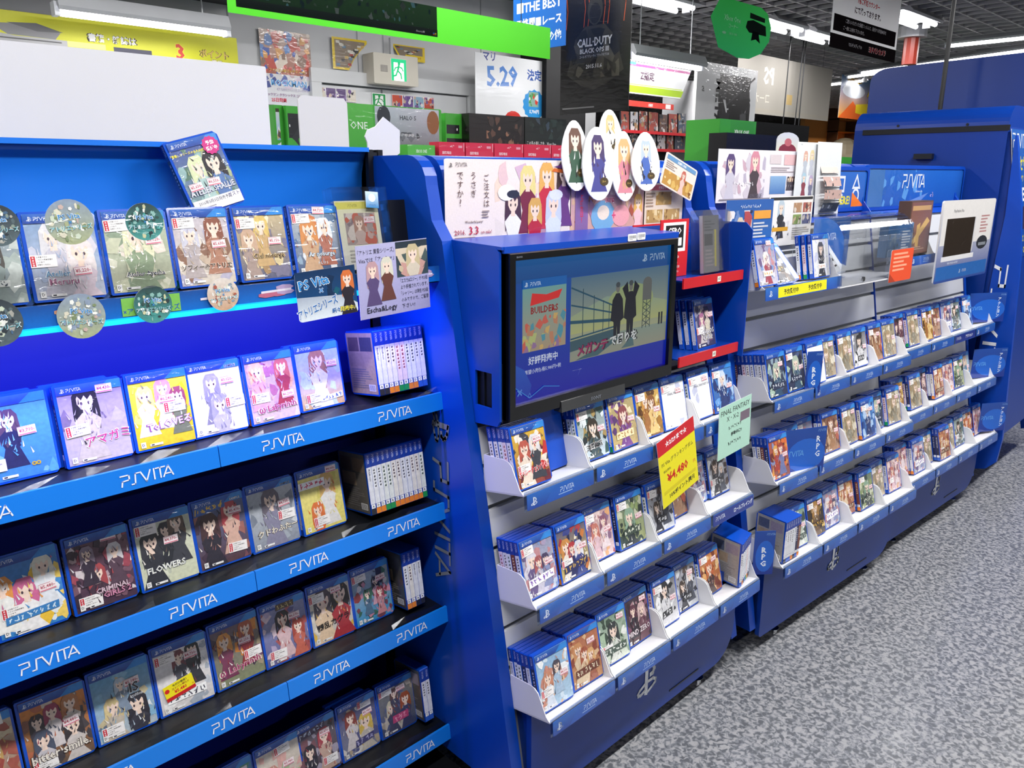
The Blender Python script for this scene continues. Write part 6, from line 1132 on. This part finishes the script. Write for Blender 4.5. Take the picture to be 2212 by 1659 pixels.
for r, z in enumerate(zs):
    x = q0.x + .02
    while x < q1.x - .04:
        R = random.Random(k + 90); w_ = R.uniform(.1, .14); h_ = R.uniform(.15, .18) if r == 0 else .15
        a = Art(w_, h_, R.choice(['#3c3c44', '#d8d8dc', '#6a5048', '#48586c', '#a8483c']), t=.016, back='#26262a'); a.blobs(.0, .0, 1, 1, ['#8a8a90', '#d8d4d0', '#5a3c34', '#2c3038', '#b08a60'], 14, R, .16); a.scrib(4, .5, .45, .12, '#f0f0f0', R=R)
        o = a.obj('game_package', M_GLOSS, None, (x, 4.3, z + .001), (-.05, 0, 0)); tag(o, '%s package from the near end, %s shelf of the age-rated booth' % (ORD[k % 13] if r == 0 else ORD[k - k0], 'upper' if r == 0 else 'lower'), 'game package', 'packages in the age-rated booth'); x += w_ + .02; k += 1
    k0 = k
# grey and black ninja poster board
p, w, h = rect_y((1508, 130), (1622, 360), 3.9); h += p.z; p.z = 0
a = Art(w, h, '#d4d6d8', t=.03, back='#c8cacc'); v0 = 1 - (at((1508, 130), 1, 3.9).z - at((1508, 345), 1, 3.9).z) / h; R = random.Random(61); a.blobs(.35, v0 + .05, .9, .97, ['#1c1c1e', '#2c2c30', '#4a4a4e', '#141416'], 46, R, .07); a.line([(.95, .97), (.5, v0 + .2)], .008, '#3c3c40')
a.text('METAL GEAR', .3, .95, .05, '#1a1a1c', rot=-90, maxw=3.2, bold=.05)
for i, ch in enumerate('a V 2'): a.text(ch, .1, .9 - i * .06, .02, '#3a3a3c', 'c')
poster(a, 'standing_board', p, 'pale standing poster board with black lettering up its edge', M_GLOSS, None, 'sign board')
# ------------------------------------------------------------------ far end: warm shop, star poster, rack
q0, q1 = at((1745, 196), 1, 8.0), at((1905, 350), 1, 8.0)
ws_ = empty('warm_shop_wall', (q0.x, 8.0, 0)); tag(ws_, 'warm orange lit wall of the neighbouring shop', 'shop front'); MB().box((0, 0, 0), (q1.x - q0.x, .1, q0.z)).obj('wall_panel', mat('orange_wall', '#d89a58', .6, var=(1, .1)), ws_)
MB().box((0, -.05, q0.z - .1), (q1.x - q0.x, 0, q0.z)).obj('cornice', mat('brown_wood', '#4a3224', .5, var=(4, .15)), ws_)
u0 = at((1800, 230), 1, 7.9); 
for z in (u0.z, u0.z - .25, u0.z - .5, u0.z - .75): MB().box((u0.x - q0.x, -.25, z - .02), (u0.x - q0.x + .9, -.02, z)).obj('shelf', mat('amber_shelf', '#c07a30', .4, var=(6, .1)), ws_)
for x in (0, .9): MB().box((u0.x - q0.x + x, -.25, .4), (u0.x - q0.x + x + .03, -.02, u0.z + .02)).obj('shelf_side', MATS['brown_wood'], ws_)
l = bpy.data.lights.new('shop_light', 'AREA'); l.shape = 'RECTANGLE'; l.size = 2.2; l.size_y = .2; l.energy = 60; l.color = (1, .72, .4); link('shop_light', l, ws_, (1.2, -.8, 2.6), (math.radians(-25), 0, 0))
o = MB().tube((q0.x - .6, 6.6, at((1800, 278), 1, 6.6).z), (q1.x, 6.6, at((1800, 278), 1, 6.6).z), .03, 8).obj('hand_rail', MATS['brown_wood']); tag(o, 'dark brown rail in front of the warm shop', 'rail'); [MB().tube((x, 6.6, 0), (x, 6.6, at((1800, 278), 1, 6.6).z), .02, 8).obj('rail_post', MATS['brown_wood'], o) for x in (q0.x - .5, q1.x - .1)]
q = at((1822, 335), 1, 6.0); o = MB().add([(q.x + .28 * math.cos(2 * math.pi * i / 12) * math.cos(j * math.pi / 10), 6.0 + .28 * math.sin(2 * math.pi * i / 12) * math.cos(j * math.pi / 10), q.z + .28 * math.sin(j * math.pi / 10)) for j in range(6) for i in range(12)], [(j * 12 + i, j * 12 + (i + 1) % 12, j * 12 + 12 + (i + 1) % 12, j * 12 + 12 + i) for j in range(5) for i in range(12)]).box((q.x - .28, 5.72, 0), (q.x + .28, 6.28, q.z)).obj('beige_bin', mat('beige_plastic', '#a89a80', .5, var=(3, .1)), None, False); tag(o, 'beige domed bin beyond the second stand', 'bin')
q = at((1790, 338), 1, 3.6); r = at((1852, 345), 1, 3.6); o = MB().box((q.x, 3.6, 0), (r.x, 3.8, q.z)).obj('green_counter', mat('green_laminate', '#3c9a3c', .4, var=(3, .05))); tag(o, 'green counter edge behind the button-shape board', 'counter')
p, w, h = rect_y((1820, 154), (1900, 264), 5.2)
a = Art(w, h, '#e8a030', '#2a90d0', t=.004); a.poly([(0, 0), (.3, .4), (.6, 0)], '#e86a2c'); a.ell(.3, .62, .26, .16, '#d8dce4', 14); a.ell(.62, .24, .3, .16, '#f0d428', 5); a.text('ゲ', .7, .38, .4, '#f0cc20', 'c', bold=.1, out='#1c1a18'); a.ell(.3, .85, .18, .08, '#c8a050', 12)
poster(a, 'colour_poster', p, 'blue and yellow poster beside the blue partition')
lr = empty('low_rack', (0, 0, 0)); tag(lr, 'low rack of packages past the end stand', 'rack'); x0 = 6.9; q0, q1 = at((2196, 640), 0, x0), at((2230, 800), 0, x0)
MB().box((x0, q1.y, 0), (x0 + .4, q0.y, q1.z)).obj('base', MATS['white_tray_plastic'], lr); MB().box((x0 + .35, q1.y, q1.z), (x0 + .4, q0.y, q0.z + .3)).obj('back_panel', MATS['brown_wood'], lr)
for k in range(3): MB().box((x0, q1.y, q1.z + k * .2), (x0 + .35, q0.y, q1.z + k * .2 + .015)).obj('shelf', M_TRAY, lr)
# fire bell on the ceiling
q = at((1972, 70), 2, CEIL - .05); t = empty('ceiling_alarm', (q.x, q.y, CEIL)); tag(t, 'red ceiling alarm below a white cup, among the lamps', 'alarm'); MB().tube((0, 0, -.1), (0, 0, 0), .13, 14).obj('cup', M_HOUSE, t); MB().tube((0, 0, -.34), (0, 0, -.1), .07, 12).obj('red_body', mat('alarm_red', '#8a3024', .4, var=(8, .1)), t)
# vertical logo on the first stand's near end panel
z0, z1 = at((958, 1250), 0, 1.028), at((962, 1000), 0, 1.028)
sp = [o for o in bpy.data.objects if o.name == 'side_panel'][0]
def vlogo(me, parent, x, y, ztop, length, nat, wid):
    o = link('vita_lettering', me, parent); o.matrix_world = parent.matrix_world if 0 else Matrix.Identity(4)
    ro = parent.parent.location; o.matrix_local = Matrix(((0, 1, 0, x - ro.x), (0, 0, -1, y - ro.y), (-1, 0, 0, ztop), (0, 0, 0, 1))) @ Matrix.Diagonal((length / nat, 1, wid, 1)); return o
mg = letters_mesh('vita_lettering', L_VITA, M_LETGREY); mp = letters_mesh('shapes_logo', L_PS, M_LETGREY)
vlogo(mg, sp, 1.0285, z1.y + .045, z1.z, z1.z - z0.z, 3.95, .055); vlogo(mp, sp, 1.0285, z1.y + .045, z1.z + .12, .08, 1, .06)
